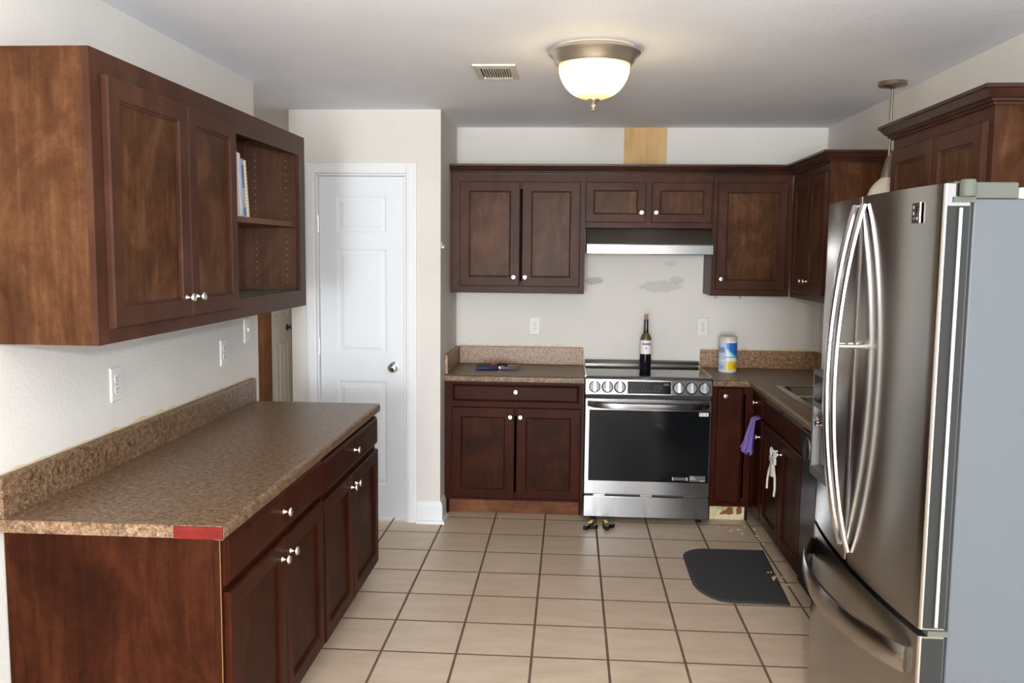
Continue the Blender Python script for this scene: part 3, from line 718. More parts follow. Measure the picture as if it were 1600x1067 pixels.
# sticker and rating labels on the window
bm = bmesh.new(); fbox(bm, FR, 0.785, 0.840, 0.672, 0.694, -0.0022, -0.0012); stk = mesh_obj('sticker', bm, M_PAPER, win); stk['label'] = 'small white sticker with grey print'
bm = bmesh.new()
fbox(bm, FR, 0.789, 0.796, 0.677, 0.689, -0.0012, -0.0008); fbox(bm, FR, 0.803, 0.809, 0.680, 0.690, -0.0012, -0.0008); fbox(bm, FR, 0.801, 0.811, 0.676, 0.678, -0.0012, -0.0008)
for k in range(3): fbox(bm, FR, 0.819, 0.834, 0.677 + k * 0.0045, 0.6795 + k * 0.0045, -0.0012, -0.0008)
mesh_obj('print', bm, plain('grey sticker print', (0.32, 0.33, 0.36), 0.6), stk)
gp = plain('grey glass print', (0.10, 0.11, 0.115), 0.3); gpl = plain('white glass print', (0.45, 0.45, 0.45), 0.3)
bm = bmesh.new(); fbox(bm, FR, 0.642, 0.718, 0.276, 0.293, -0.0022, -0.0016); pl = mesh_obj('rating_plate', bm, gp, win)
for ua, ub in ((0.634, 0.641), (0.719, 0.727)): mesh_obj('plate_end_mark', fbox(bmesh.new(), FR, ua, ub, 0.274, 0.295, -0.0022, -0.0014), gpl, pl)
bm = bmesh.new(); fbox(bm, FR, 0.738, 0.832, 0.270, 0.305, -0.0022, -0.0016); pl = mesh_obj('rating_plate', bm, gp, win)
bm = bmesh.new(); fbox(bm, FR, 0.74, 0.765, 0.300, 0.3035, -0.0016, -0.0012)
for k in range(3): fbox(bm, FR, 0.74, 0.776 - 0.004 * k, 0.281 + k * 0.0055, 0.284 + k * 0.0055, -0.0016, -0.0012)
fbox(bm, FR, 0.800, 0.830, 0.272, 0.278, -0.0016, -0.0012); mesh_obj('plate_print', bm, gpl, pl)
# handle: wide curved bar along the top of the door
bm = bmesh.new(); n = 24; rs = []
for i in range(n + 1):
    u = RX0 + 0.014 + (RX1 - RX0 - 0.028) * i / n; s_ = i / n
    w = 0.004 + 0.058 * (1 - (2 * s_ - 1) ** 6) ; zt = 0.752; zb = 0.716 if 0 < i < n else 0.722
    pr = [(-0.002, zt - 0.002), (w - 0.012, zt + 0.004), (w, zt - 0.004), (w + 0.002, (zt + zb) / 2), (w - 0.002, zb + 0.002), (w - 0.012, zb), (w - 0.016, zb + 0.004), (w - 0.018, zt - 0.010), (-0.002, zt - 0.012)]
    rs.append([bm.verts.new(FR.pt(u, v, max(-0.002, ww))) for ww, v in pr])
k = len(rs[0])
for a, c in zip(rs, rs[1:]):
    for i in range(k): bm.faces.new((a[i], a[(i + 1) % k], c[(i + 1) % k], c[i]))
bm.faces.new(rs[0][::-1]); bm.faces.new(rs[-1])
bmesh.ops.remove_doubles(bm, verts=bm.verts, dist=1e-6)
mesh_obj('handle', bm, M_STEELR, dd, smooth=True)
# slanted control panel
tilt = 0.012
bm = bmesh.new(); extrude_profile(bm, [(RY + 0.0 - 0.004, 0.795), (RY + 0.016, 0.885), (RY + 0.03, 0.902), (RY + 0.06, 0.904), (RY + 0.06, 0.795)], 'x', RX0, RX1)
cp = mesh_obj('control_panel', bm, M_STEELR, t, bevel=0.002)
bm = boxes((RX0 + 0.006, RX1 - 0.006, RY + 0.012, RY + 0.034, 0.773, 0.794)); mesh_obj('gap_strip', bm, M_DARK, t)
nrm = Vector((0, -0.09, 0.02)).normalized()
def cpt(u, s, w):    # s along slanted face 0..1
    base = Vector((u, RY - 0.004 + 0.02 * s, 0.795 + 0.09 * s)); return base + nrm * w
def cbox(bm, u0, u1, s0, s1, w0, w1):
    vs = [bm.verts.new(cpt(u, s, w)) for w in (w0, w1) for u, s in ((u0, s0), (u1, s0), (u1, s1), (u0, s1))]
    for f in ((3, 2, 1, 0), (4, 5, 6, 7), (0, 1, 5, 4), (1, 2, 6, 5), (2, 3, 7, 6), (3, 0, 4, 7)): bm.faces.new([vs[i] for i in f])
bm = bmesh.new(); cbox(bm, 0.351, 0.612, 0.08, 0.90, -0.002, 0.0012); disp = mesh_obj('display', bm, M_BLACKG, cp)
bm = bmesh.new(); 
for (u0, u1, s0, s1) in ((0.348, 0.351, 0.06, 0.92), (0.612, 0.615, 0.06, 0.92), (0.348, 0.615, 0.05, 0.08), (0.348, 0.615, 0.90, 0.93)): cbox(bm, u0, u1, s0, s1, -0.001, 0.002)
mesh_obj('display_bezel', bm, M_CHROME, cp)
bm = bmesh.new(); cbox(bm, 0.570, 0.600, 0.64, 0.78, 0.0012, 0.0016)
for q in range(9): cbox(bm, 0.372 + q * 0.021, 0.378 + q * 0.021, 0.26, 0.31, 0.0012, 0.0016)
for q in range(4):
    for s_ in (0.42, 0.56): cbox(bm, 0.515 + q * 0.013, 0.520 + q * 0.013, s_, s_ + 0.05, 0.0012, 0.0016)
mesh_obj('display_icons', bm, plain('dim display icons', (0.05, 0.058, 0.055), 0.3), disp)
for q, u in enumerate((0.155, 0.231, 0.306, 0.658, 0.734, 0.811)):
    bm = bmesh.new(); lathe(bm, [(0.036, 0.0), (0.036, 0.004), (0.034, 0.006), (0.0325, 0.0065)], cpt(u, 0.5, 0.0), nrm, 32)
    ring = mesh_obj('knob_bezel', bm, M_BLACK, cp, smooth=True)
    bm = bmesh.new(); lathe(bm, [(0.031, 0.0062), (0.031, 0.014), (0.029, 0.018), (0.0, 0.019)], cpt(u, 0.5, 0.0), nrm, 32)
    kn = mesh_obj('burner_knob', bm, M_KNOBF, ring, smooth=True)
    bmk = bmesh.new()
    e2 = Vector((0, 0.02, 0.09)).normalized()
    c0 = cpt(u, 0.5, 0.0)
    vs = [bmk.verts.new(c0 + Vector((du, 0, 0)) + e2 * dv + nrm * w) for w in (0.017, 0.036) for du, dv in ((-0.008, -0.030), (0.008, -0.030), (0.008, 0.030), (-0.008, 0.030))]
    for f in ((3, 2, 1, 0), (4, 5, 6, 7), (0, 1, 5, 4), (1, 2, 6, 5), (2, 3, 7, 6), (3, 0, 4, 7)): bmk.faces.new([vs[i] for i in f])
    # sub-part depth is limited to three levels, so the grip bar joins the knob mesh
    bmesh.ops.recalc_face_normals(bmk, faces=bmk.faces)
    for fc in bmk.faces: fc.material_index = 1
    kn.data.materials.append(M_HANDLE)
    me = bpy.data.meshes.new('grip'); 
    bmesh.ops.translate(bmk, verts=bmk.verts, vec=-Vector(t.location)); bmk.to_mesh(me); bmk.free()
    b2 = bmesh.new(); b2.from_mesh(kn.data); b2.from_mesh(me); b2.to_mesh(kn.data); b2.free(); bpy.data.meshes.remove(me)
    kn.parent = cp; ring.parent = cp
bm = bmesh.new(); extrude_profile(bm, [(RY + 0.0605, 0.8875), (RY + 0.0605, 0.9035), (5.865, 0.9035), (5.865, 0.8875)], 'x', RX0 + 0.006, RX1 - 0.006)
ck = mesh_obj('cooktop', bm, M_COOK, t)
for xa, xb in ((RX0 - 0.003, RX0 + 0.0055), (RX1 - 0.0055, RX1 + 0.003)): mesh_obj('side_trim', boxes((xa, xb, RY + 0.03, 5.90, 0.893, 0.906)), M_CHROME, t)
bm = bmesh.new(); extrude_profile(bm, [(5.8655, 0.887), (5.8655, 0.912), (5.875, 0.930), (5.912, 0.936), (5.912, 0.887)], 'x', RX0 + 0.002, RX1 - 0.002); mesh_obj('rear_vent_trim', bm, M_STEELD, t, bevel=0.003)
for xa in (RX0 + 0.06, 0.445, RX1 - 0.15): mesh_obj('door_gap_clip', boxes((xa, xa + 0.07, RY + 0.016, RY + 0.033, 0.166, 0.177)), M_CHROME, t)
for x, y in ((RX0 + .06, RY + .09), (RX1 - .05, RY + .07), (RX0 + .06, 5.82), (RX1 - .05, 5.82)):
    bm = bmesh.new(); lathe(bm, [(0.018, 0.0005), (0.018, 0.015), (0.010, 0.018), (0.010, 0.036)], (x, y, 0), 'z', 14); mesh_obj('foot', bm, M_BLACK, t)

# hood
t = thing('range_hood', 'slim stainless under-cabinet range hood above the stove', 'range hood', (0.478, YB - 0.001, 1.64))
bm = bmesh.new(); extrude_profile(bm, [(YB - 0.001, 1.642), (YB - 0.001, 1.8015), (5.585, 1.8015), (5.575, 1.795), (5.475, 1.700), (5.475, 1.690), (5.49, 1.690), (5.49, 1.642)], 'x', 0.094, 0.862); mesh_obj('canopy', bm, M_HOOD, t)
bm = boxes((0.093, 0.863, 5.452, 5.489, 1.640, 1.6985)); mesh_obj('front_lip', bm, steel('hood lip stainless', (0.24, 0.235, 0.225), 0.25, 0.2, smudge=0.03), t, bevel=0.003)
bm = boxes((0.14, 0.46, 5.55, 5.85, 1.6385, 1.6415), (0.50, 0.82, 5.55, 5.85, 1.6385, 1.6415)); mesh_obj('grease_filter', bm, M_STEELD, t)

# plywood patch above the cabinets
bm = boxes((0.334, 0.612, YB - 0.014, YB - 0.001, 2.193, CZ - 0.004)); tag(mesh_obj('plywood_panel', bm, W_PLY, loc=(0.47, YB, 2.2)), 'bare plywood board on the back wall above the hood cabinet', 'board')

# ------------------------------------------------------------------ fridge
FX, FY0, FY1, FYM = 0.838, 2.075, 2.985, 2.553
t = thing('refrigerator', 'large stainless french-door refrigerator with freezer drawer on the right', 'refrigerator', (1.25, 2.53, 0))
def bow(y): s = (y - (FY0 + FY1) / 2) / ((FY1 - FY0) / 2); return FX - 0.030 * (1 - s * s)
def bowed_slab(y0, y1, z0, z1, back, n=16, r=0.009):
    ring = []
    for i in range(n + 1):
        y = y0 + (y1 - y0) * i / n
        x = bow(y)
        e = min(y - y0, y1 - y)
        if e < r: x += r - math.sqrt(max(0, r * r - (r - e) ** 2))
        ring.append((x, y))
    # finer rounded corners
    ys = [y0 + r * (1 - math.cos(a * PI / 2 / 5)) for a in range(6)]; ring2 = []
    for y in ys:
        e = y - y0; ring2.append((bow(y) + r - math.sqrt(max(0, r * r - (r - e) ** 2)), y))
    for i in range(1, n): 
        y = y0 + r + (y1 - y0 - 2 * r) * i / n; ring2.append((bow(y), y))
    for y in [y0 + y1 - q for q in ys[::-1]]:
        e = y1 - y; ring2.append((bow(y) + r - math.sqrt(max(0, r * r - (r - e) ** 2)), y))
    ring2 += [(back, y1), (back, y0)]
    bm = bmesh.new(); prism(bm, ring2, z0, z1); return bm
bm = boxes((0.908, 1.60, FY0 + 0.008, FY1 - 0.008, 0.03, 1.775)); mesh_obj('body', bm, M_GREY, t, bevel=0.004)
bm = boxes((0.897, 0.9075, FY0 + 0.02, FY1 - 0.02, 0.06, 1.77)); mesh_obj('door_gasket', bm, M_DGREY, t)
bm = boxes((0.93, 1.58, FY0 + 0.03, FY1 - 0.03, 0.001, 0.029)); mesh_obj('base_grille', bm, M_DARK, t)
ZD0, ZD1 = 0.762, 1.808
dn = mesh_obj('door', bowed_slab(FY0, FYM - 0.003, ZD0, ZD1, 0.896), M_STEEL, t, smooth=True)
df = mesh_obj('door', bowed_slab(FYM + 0.003, FY1, ZD0, ZD1, 0.896), M_STEEL, t, smooth=True)
fz = mesh_obj('freezer_drawer', bowed_slab(FY0, FY1, 0.075, 0.745, 0.896), M_STEEL, t, smooth=True)
bm = boxes((0.86, 0.896, FY0 + .01, FY1 - .01, 0.7455, 0.7615)); mesh_obj('drawer_gap_trim', bm, M_DGREY, t)
# dark side skins of the doors with a bright trim line
for z0, z1, pr in ((ZD0 + 0.004, ZD1 - 0.05, dn), (0.08, 0.74, fz)):
    bm = boxes((0.8465, 0.8955, FY0 - 0.0015, FY0 - 0.0002, z0, z1)); s_ = mesh_obj('door_side_skin', bm, M_SKIN, pr); s_['label'] = 'dark grey side of the door'
bm = bmesh.new(); tube(bm, [(0.874, FY0 - 0.006, ZD0 + 0.01), (0.874, FY0 - 0.006, ZD1 - 0.055)], 0.005, 12); mesh_obj('side_trim_bar', bm, M_CHROME, dn, smooth=True)
# french door handles: flat bars bowing out, meeting the doors at both ends
def bar(path, wid, thick, dirw, back=None):
    """rectangular bar along path; dirw = width direction"""
    bm = bmesh.new(); rs = []; path = [Vector(p) for p in path]; dw = Vector(dirw)
    for i, p in enumerate(path):
        tt = (path[min(i + 1, len(path) - 1)] - path[max(i - 1, 0)]).normalized(); nn = tt.cross(dw).normalized()
        c = 0.25
        q = []
        for a, b_ in ((-.5, -.5 + c), (-.5 + .18, -.5), (.5 - .18, -.5), (.5, -.5 + c), (.5, .5 - c), (.5 - .18, .5), (-.5 + .18, .5), (-.5, .5 - c)):
            q.append(bm.verts.new(p + dw * (a * wid) + nn * (b_ * thick)))
        rs.append(q)
    k = 8
    for a, c in zip(rs, rs[1:]):
        for i in range(k): bm.faces.new((a[i], a[(i + 1) % k], c[(i + 1) % k], c[i]))
    bm.faces.new(rs[0][::-1]); bm.faces.new(rs[-1]); return bm
for yy, pr in ((2.520, dn), (2.592, df)):
    pts = []
    for i in range(25):
        s_ = i / 24; z = 0.800 + 0.985 * s_
        pts.append((bow(yy) - 0.004 - 0.060 * (1 - (2 * s_ - 1) ** 2) ** 0.9, yy, z))
    h = mesh_obj('handle', bar(pts, 0.030, 0.014, (0, 1, 0)), M_HANDLE, pr, smooth=True)
    bm = bmesh.new(); tube(bm, [(bow(yy) - 0.0005, yy, 1.39), (bow(yy) - 0.058, yy, 1.39)], 0.006, 10); mesh_obj('handle_post', bm, M_CHROME, pr)
pts = []
for i in range(33):
    s_ = i / 32; y = 2.115 + 0.84 * s_
    pts.append((bow(y) - 0.006 - 0.072 * (1 - (2 * s_ - 1) ** 2) ** 0.8, y, 0.668))
mesh_obj('handle', bar(pts, 0.066, 0.016, (0, 0, 1)), M_STEEL, fz, smooth=True)
# brand badge: small metal square with slanted strokes and a row of lettering
FBG = Face('left', bow(2.19) - 0.0005)
bm = bmesh.new(); fbox(bm, FBG, 2.165, 2.213, 1.722, 1.772, 0, 0.004); bd = mesh_obj('badge', bm, M_CHROME, dn, bevel=0.001)
bm = bmesh.new(); fbox(bm, FBG, 2.173, 2.208, 1.727, 1.767, 0.004, 0.0045); mesh_obj('badge_field', bm, M_BLACK, bd)
bm = bmesh.new()
def stroke(bm, F, u0, v0, u1, v1, wd, w0, w1):
    d = Vector((u1 - u0, v1 - v0)); d.normalize(); n = Vector((-d.y, d.x)) * wd / 2
    q = [(u0 + n.x, v0 + n.y), (u1 + n.x, v1 + n.y), (u1 - n.x, v1 - n.y), (u0 - n.x, v0 - n.y)]
    a = [bm.verts.new(F.pt(*p, w0)) for p in q]; c = [bm.verts.new(F.pt(*p, w1)) for p in q]
    for i in range(4): bm.faces.new((a[i], a[(i + 1) % 4], c[(i + 1) % 4], c[i]))
    bm.faces.new(a); bm.faces.new(c[::-1])
stroke(bm, FBG, 2.203, 1.742, 2.203, 1.764, 0.004, 0.0045, 0.0052)
stroke(bm, FBG, 2.200, 1.752, 2.178, 1.765, 0.004, 0.0045, 0.0052)
stroke(bm, FBG, 2.200, 1.755, 2.178, 1.743, 0.004, 0.0045, 0.0052)
for q in range(7): stroke(bm, FBG, 2.204 - q * 0.0045, 1.730, 2.204 - q * 0.0045, 1.737, 0.0022, 0.0045, 0.0052)
mesh_obj('badge_letters', bm, M_CHROME, bd)
# dispenser on the far door
FD = Face('left', bow(2.85) - 0.003)
bm = bmesh.new(); rings(bm, FD, [(2.76, 2.955, 0.92, 1.27, -0.02), (2.76, 2.955, 0.92, 1.27, 0.010), (2.765, 2.95, 0.925, 1.265, 0.014), (2.785, 2.93, 0.95, 1.15, 0.014), (2.79, 2.925, 0.955, 1.145, -0.010)])
dp = mesh_obj('dispenser', bm, plain('dark dispenser metal', (0.10, 0.097, 0.092), 0.4, 0.5, spec=0.3), df)
bm = bmesh.new(); fbox(bm, FD, 2.785, 2.93, 1.17, 1.255, 0.014, 0.0155); mesh_obj('control_pad', bm, M_BLACKG, dp)
bm = bmesh.new(); lathe(bm, [(0.018, 0), (0.018, 0.03), (0.012, 0.036), (0, 0.037)], FD.pt(2.857, 1.11, -0.009), (-1, 0, 0), 16); mesh_obj('spout', bm, M_CHROME, dp, smooth=True)
# hinge cover and hinge on top
bm = boxes((0.909, 1.003, FY0 + 0.004, FY0 + 0.07, 1.7755, 1.812)); o = mesh_obj('hinge_cover', bm, M_GREYP, t, bevel=0.004)
bm = boxes((1.005, 1.30, FY0 + 0.004, FY0 + 0.05, 1.7755, 1.800)); mesh_obj('top_strip', bm, M_WPLAST, t, bevel=0.003)
bm = bmesh.new(); lathe(bm, [(0.0165, 0), (0.0165, 0.034), (0.014, 0.037), (0, 0.0372)], (0.884, FY0 - 0.012, ZD1 - 0.029), 'z', 20)
box(bm, 0.858, 0.907, FY0 - 0.004, FY0 - 0.0016, ZD1 - 0.042, ZD1 - 0.030); box(bm, 0.862, 0.908, FY0 + 0.004, FY0 + 0.05, ZD1 + 0.0008, ZD1 + 0.005)
mesh_obj('top_hinge', bm, M_GREYP, t, smooth=False)
bm = boxes((0.858, 0.905, FY0 - 0.004, FY0 + 0.03, 0.7465, 0.760)); mesh_obj('middle_hinge', bm, M_GREYP, t)

# ------------------------------------------------------------------ ceiling fixtures
LX, LY = 0.080, 3.68
t = thing('ceiling_lamp', 'lit flush-mount ceiling lamp with frosted bowl and nickel rim', 'lamp', (LX, LY, CZ))
bm = bmesh.new(); lathe(bm, [(0.165, CZ - 0.0005), (0.186, CZ - 0.012), (0.188, CZ - 0.020), (0.180, CZ - 0.028), (0.170, CZ - 0.034), (0.160, CZ - 0.055), (0.150, CZ - 0.066), (0.140, CZ - 0.066), (0.12, CZ - 0.04)], (LX, LY, 0), 'z', 64, cap=False); mesh_obj('rim', bm, M_NICKEL, t, smooth=True)
bm = bmesh.new(); prof = []
for k in range(14):
    a = k / 13 * PI / 2; prof.append((0.145 * math.cos(a) ** 0.9, CZ - 0.060 - 0.142 * math.sin(a)))
prof[-1] = (0.0, prof[-1][1]); lathe(bm, prof, (LX, LY, 0), 'z', 48, cap=False); mesh_obj('glass_bowl', bm, M_LAMP, t, smooth=True)
zb = CZ - 0.203
bm = bmesh.new(); lathe(bm, [(0.0, zb + 0.006), (0.026, zb + 0.003), (0.024, zb - 0.003), (0.014, zb - 0.010), (0.009, zb - 0.016), (0.012, zb - 0.022), (0.012, zb - 0.028), (0.007, zb - 0.034), (0.008, zb - 0.040), (0.0, zb - 0.046)], (LX, LY, 0), 'z', 24); mesh_obj('finial', bm, M_NICKEL, t, smooth=True)

t = thing('ceiling_vent', 'small rectangular ceiling air vent left of the lamp', 'vent', (-0.353, 4.11, CZ))
VX0, VX1, VY0, VY1 = -0.452, -0.258, 3.955, 4.270
bm = bmesh.new()
def ring_down(x0, x1, y0, y1, z): return [(x0, y0, z), (x1, y0, z), (x1, y1, z), (x0, y1, z)]
loft(bm, [ring_down(VX0, VX1, VY0, VY1, CZ - 0.0005), ring_down(VX0 + .003, VX1 - .003, VY0 + .003, VY1 - .003, CZ - 0.008), ring_down(VX0 + .03, VX1 - .03, VY0 + .04, VY1 - .04, CZ - 0.012), ring_down(VX0 + .032, VX1 - .032, VY0 + .042, VY1 - .042, CZ - 0.001)], cap=False)
mesh_obj('frame', bm, M_VENTW, t)
bm = boxes((VX0 + .032, VX1 - .032, VY0 + .042, VY1 - .042, CZ - 0.0025, CZ - 0.0008)); mesh_obj('duct_backing', bm, plain('dusty duct backing', (0.10, 0.09, 0.08), 0.9), t)
for k in range(11):
    x = VX0 + 0.042 + k * 0.0112; bm = bmesh.new(); box(bm, x, x + 0.0045, VY0 + .05, VY1 - .05, CZ - 0.0125, CZ - 0.003); mesh_obj('slat', bm, M_VENTW, t)

PXc, PYc = 1.505, 4.385
t = thing('pendant_lamp', 'unlit pendant lamp with bell shade hanging over the sink', 'lamp', (PXc, PYc, CZ))
bm = bmesh.new(); lathe(bm, [(0.064, CZ - 0.0005), (0.066, CZ - 0.016), (0.062, CZ - 0.022), (0.02, CZ - 0.026), (0.01, CZ - 0.034), (0, CZ - 0.035)], (PXc, PYc, 0), 'z', 36); mesh_obj('canopy', bm, M_NICKD, t, smooth=True)
bm = bmesh.new(); tube(bm, [(PXc, PYc, CZ - 0.03), (PXc, PYc, 2.09)], 0.0065, 12); mesh_obj('rod', bm, M_NICKD, t, smooth=True)
bm = bmesh.new(); lathe(bm, [(0.008, 2.12), (0.016, 2.10), (0.026, 2.06), (0.032, 2.03), (0.034, 2.012), (0.028, 2.008)], (PXc, PYc, 0), 'z', 24); mesh_obj('socket_cap', bm, M_NICKD, t, smooth=True)
bm = bmesh.new(); lathe(bm, [(0.030, 2.02), (0.036, 2.012), (0.056, 1.995), (0.078, 1.965), (0.092, 1.925), (0.105, 1.885), (0.126, 1.850), (0.122, 1.850), (0.101, 1.887), (0.088, 1.926), (0.074, 1.962), (0.053, 1.990), (0.030, 2.006)], (PXc, PYc, 0), 'z', 40, cap=False); mesh_obj('shade', bm, M_SHADE, t, smooth=True)

# ------------------------------------------------------------------ outlets, switch, wall bits
def outlet(F, u, v, label, switch=False):
    t = thing('light_switch' if switch else 'wall_outlet', label, 'switch' if switch else 'outlet', F.pt(u, v, 0), group=None)
    bm = bmesh.new(); rings(bm, F, [(u - .037, u + .037, v - .060, v + .060, 0.0005), (u - .037, u + .037, v - .060, v + .060, 0.003), (u - .033, u + .033, v - .056, v + .056, 0.0065)])
    pl = mesh_obj('cover_plate', bm, M_WPLAST, t)
    if switch:
        bm = bmesh.new(); fbox(bm, F, u - .006, u + .006, v - .004, v + .014, 0.0065, 0.016); mesh_obj('toggle', bm, M_WPLAST, t, bevel=0.002); return t
    for s in (-1, 1):
        bm = bmesh.new(); lathe(bm, [(0.0165, 0.0), (0.0165, 0.0012), (0.0155, 0.002), (0, 0.002)], F.pt(u, v + s * 0.0195, 0.0066), F.dirs(), 20); rc = mesh_obj('receptacle', bm, M_WPLAST, t)
        bm = bmesh.new()
        for du in (-0.006, 0.006): fbox(bm, F, u + du - .0013, u + du + .0013, v + s * .0195 - .001, v + s * .0195 + .008, 0.0086, 0.0092)
        fbox(bm, F, u - .0025, u + .0025, v + s * .0195 - .0105, v + s * .0195 - .006, 0.0086, 0.0092); mesh_obj('slots', bm, M_SLOT, rc)
    bm = bmesh.new(); lathe(bm, [(0.003, 0), (0.003, 0.001)], F.pt(u, v, 0.0065), F.dirs(), 10); mesh_obj('screw', bm, M_SLOT, t)
    return t
FWL = Face('right', XL); FWB = Face('front', YB)
outlet(FWL, 2.945, 1.172, 'white wall outlet on the left wall above the near part of the counter')
outlet(FWL, 3.905, 1.175, 'white wall outlet on the left wall toward the far end of the counter')
outlet(FWL, 4.20, 1.25, 'white light switch at the end of the left wall under the cabinet', True)
outlet(FWB, -0.238, 1.151, 'white wall outlet on the back wall left of the range')
outlet(FWB, 0.882, 1.163, 'white wall outlet on the back wall right of the wine bottle')
bm = bmesh.new(); FPK = Face('right', -0.77); fbox(bm, FPK, 5.215, 5.235, 1.665, 1.70, 0.0005, 0.004); fbox(bm, FPK, 5.218, 5.232, 1.665, 1.672, 0.004, 0.016); fbox(bm, FPK, 5.218, 5.232, 1.672, 1.684, 0.0125, 0.016)
tag(mesh_obj('wall_hook', bm, M_WPLAST, loc=(-0.77, 5.225, 1.68)), 'tiny white hook on the side of the pantry wall', 'hook')

# ------------------------------------------------------------------ books on the open shelf
def book(y, thick, height, lean, cov, accent, label, xf, depth=0.17):
    """stands on the shelf, spine toward the room, leaning toward -y at the top"""
    t = thing('book', label, 'book', (xf - depth / 2, y, 1.7745), 'books leaning on the open shelf')
    def P(u, v, w): # u thickness, v height, w from spine inward
        ca, sa = math.cos(lean), math.sin(lean)
        return (xf - w, y + u * ca - v * sa, 1.7745 + v * ca + u * sa)
    def bx(bm, u0, u1, v0, v1, w0, w1):
        vs = [bm.verts.new(P(u, v, w)) for w in (w0, w1) for u, v in ((u0, v0), (u1, v0), (u1, v1), (u0, v1))]
        for f in ((3, 2, 1, 0), (4, 5, 6, 7), (0, 1, 5, 4), (1, 2, 6, 5), (2, 3, 7, 6), (3, 0, 4, 7)): bm.faces.new([vs[i] for i in f])
    bm = bmesh.new(); bx(bm, 0, 0.0018, 0.0, height, 0, depth); bx(bm, thick - 0.0018, thick, 0.0, height, 0, depth); bx(bm, 0.0018, thick - 0.0018, 0.0, height, 0, 0.0018)
    mesh_obj('cover', bm, cov, t)
    bm = bmesh.new(); bx(bm, 0.0019, thick - 0.0019, 0.003, height - 0.003, 0.0019, depth - 0.004); mesh_obj('pages', bm, M_PAPER, t)
    bm = bmesh.new()
    for (v0, v1) in accent[1]: bx(bm, 0.0015, thick - 0.0015, v0 * height, v1 * height, -0.0006, 0.0)
    mesh_obj('spine_title', bm, accent[0], t)
pc = lambda n, c: plain(n, c, 0.45)
bk = [(3.352, 0.014, 0.215, 0.02, pc('gold book cover', (0.33, 0.22, 0.07)), (pc('pale gold spine mark', (0.55, 0.42, 0.2)), [(0.1, 0.3), (0.4, 0.6)]), 'gold brown thin book, leftmost on the open shelf', -1.318),
      (3.376, 0.022, 0.250, 0.05, pc('white book cover', (0.72, 0.66, 0.66)), (pc('pink spine line', (0.55, 0.38, 0.42)), [(0.02, 0.98)]), 'tall white book with pink spine line, second from left on the shelf', -1.316),
      (3.407, 0.018, 0.248, 0.08, pc('pale blue book cover', (0.52, 0.58, 0.62)), (pc('cream spine block', (0.68, 0.66, 0.55)), [(0.9, 0.98), (0.1, 0.3)]), 'pale blue grey book in the middle of the leaning books', -1.314),
      (3.436, 0.026, 0.228, 0.12, pc('blue book cover', (0.34, 0.36, 0.50)), (pc('deep blue spine block', (0.10, 0.12, 0.32)), [(0.02, 0.16), (0.5, 0.9)]), 'slate blue book with dark blue spine foot, second from right', -1.312),
      (3.474, 0.018, 0.226, 0.155, pc('cream book cover', (0.72, 0.66, 0.45)), (pc('olive spine dots', (0.45, 0.42, 0.2)), [(0.06 * k + 0.04, 0.06 * k + 0.06) for k in range(15)]), 'cream book with dotted spine, rightmost of the leaning books', -1.310)]
for a in bk: book(a[0] + 0.055, *a[1:])

# ------------------------------------------------------------------ bottle, wipes, tools
BX, BY, BZ = 0.474, 5.53, 0.9042
t = thing('wine_bottle', 'dark wine bottle with cork and white label standing on the cooktop', 'bottle', (BX, BY, BZ))
bm = bmesh.new(); lathe(bm, [(0.033, 0.0), (0.0355, 0.003), (0.0355, 0.115)], (BX, BY, BZ), 'z', 36); o = mesh_obj('lower_body', bm, M_WINE, t, smooth=True); o['label'] = 'nearly black wine-filled lower half'
bm = bmesh.new(); lathe(bm, [(0.0355, 0.1152), (0.0355, 0.205), (0.034, 0.216), (0.029, 0.230), (0.021, 0.243), (0.0165, 0.250)], (BX, BY, BZ), 'z', 36); mesh_obj('shoulder', bm, M_BOTTLE, t, smooth=True)
bm = bmesh.new(); lathe(bm, [(0.0165, 0.2502), (0.0145, 0.262), (0.0135, 0.30), (0.0135, 0.320), (0.0145, 0.321), (0.0145, 0.330), (0.012, 0.331)], (BX, BY, BZ), 'z', 28); mesh_obj('neck', bm, M_WINE, t, smooth=True)
bm = bmesh.new(); lathe(bm, [(0.010, 0.3312), (0.0108, 0.334), (0.0112, 0.362), (0.010, 0.365), (0, 0.365)], (BX, BY, BZ), 'z', 20); mesh_obj('cork', bm, M_CORK, t, smooth=True)
def wrap(name, parent, cx, cyy, z0, r, h, a0, a1, na, nz, mats, fn):
    """curved label patch; fn(s, v) gives the material index, s 0..1 left to right as seen from the room"""
    bm = bmesh.new(); g = []
    for i in range(na + 1):
        a = a0 + (a1 - a0) * i / na
        g.append([bm.verts.new((cx + r * math.sin(a), cyy - r * math.cos(a), z0 + h * j / nz)) for j in range(nz + 1)])
    for i in range(na):
        for j in range(nz):
            bm.faces.new((g[i][j], g[i + 1][j], g[i + 1][j + 1], g[i][j + 1])).material_index = fn((i + .5) / na, (j + .5) / nz)
    return mesh_obj(name, bm, mats, parent, smooth=True)
def lab(s, v):
    if 0.69 < v < 0.80 and 0.22 < s < 0.86: return 2 if s > 0.6 else (0 if int(s * 60) % 5 == 0 else 1)
    if 0.66 < v < 0.69 and 0.2 < s < 0.86: return 1 if int(s * 60) % 3 else 0
    if (s - 0.5) ** 2 * 4 + (v - 0.43) ** 2 * 2.2 < 0.014: return 3
    return 0
wrap('label', t, BX, BY, BZ + 0.118, 0.0359, 0.085, -1.25, 1.25, 60, 40, [M_PAPER, M_INK, M_INKB, M_INKV], lab)

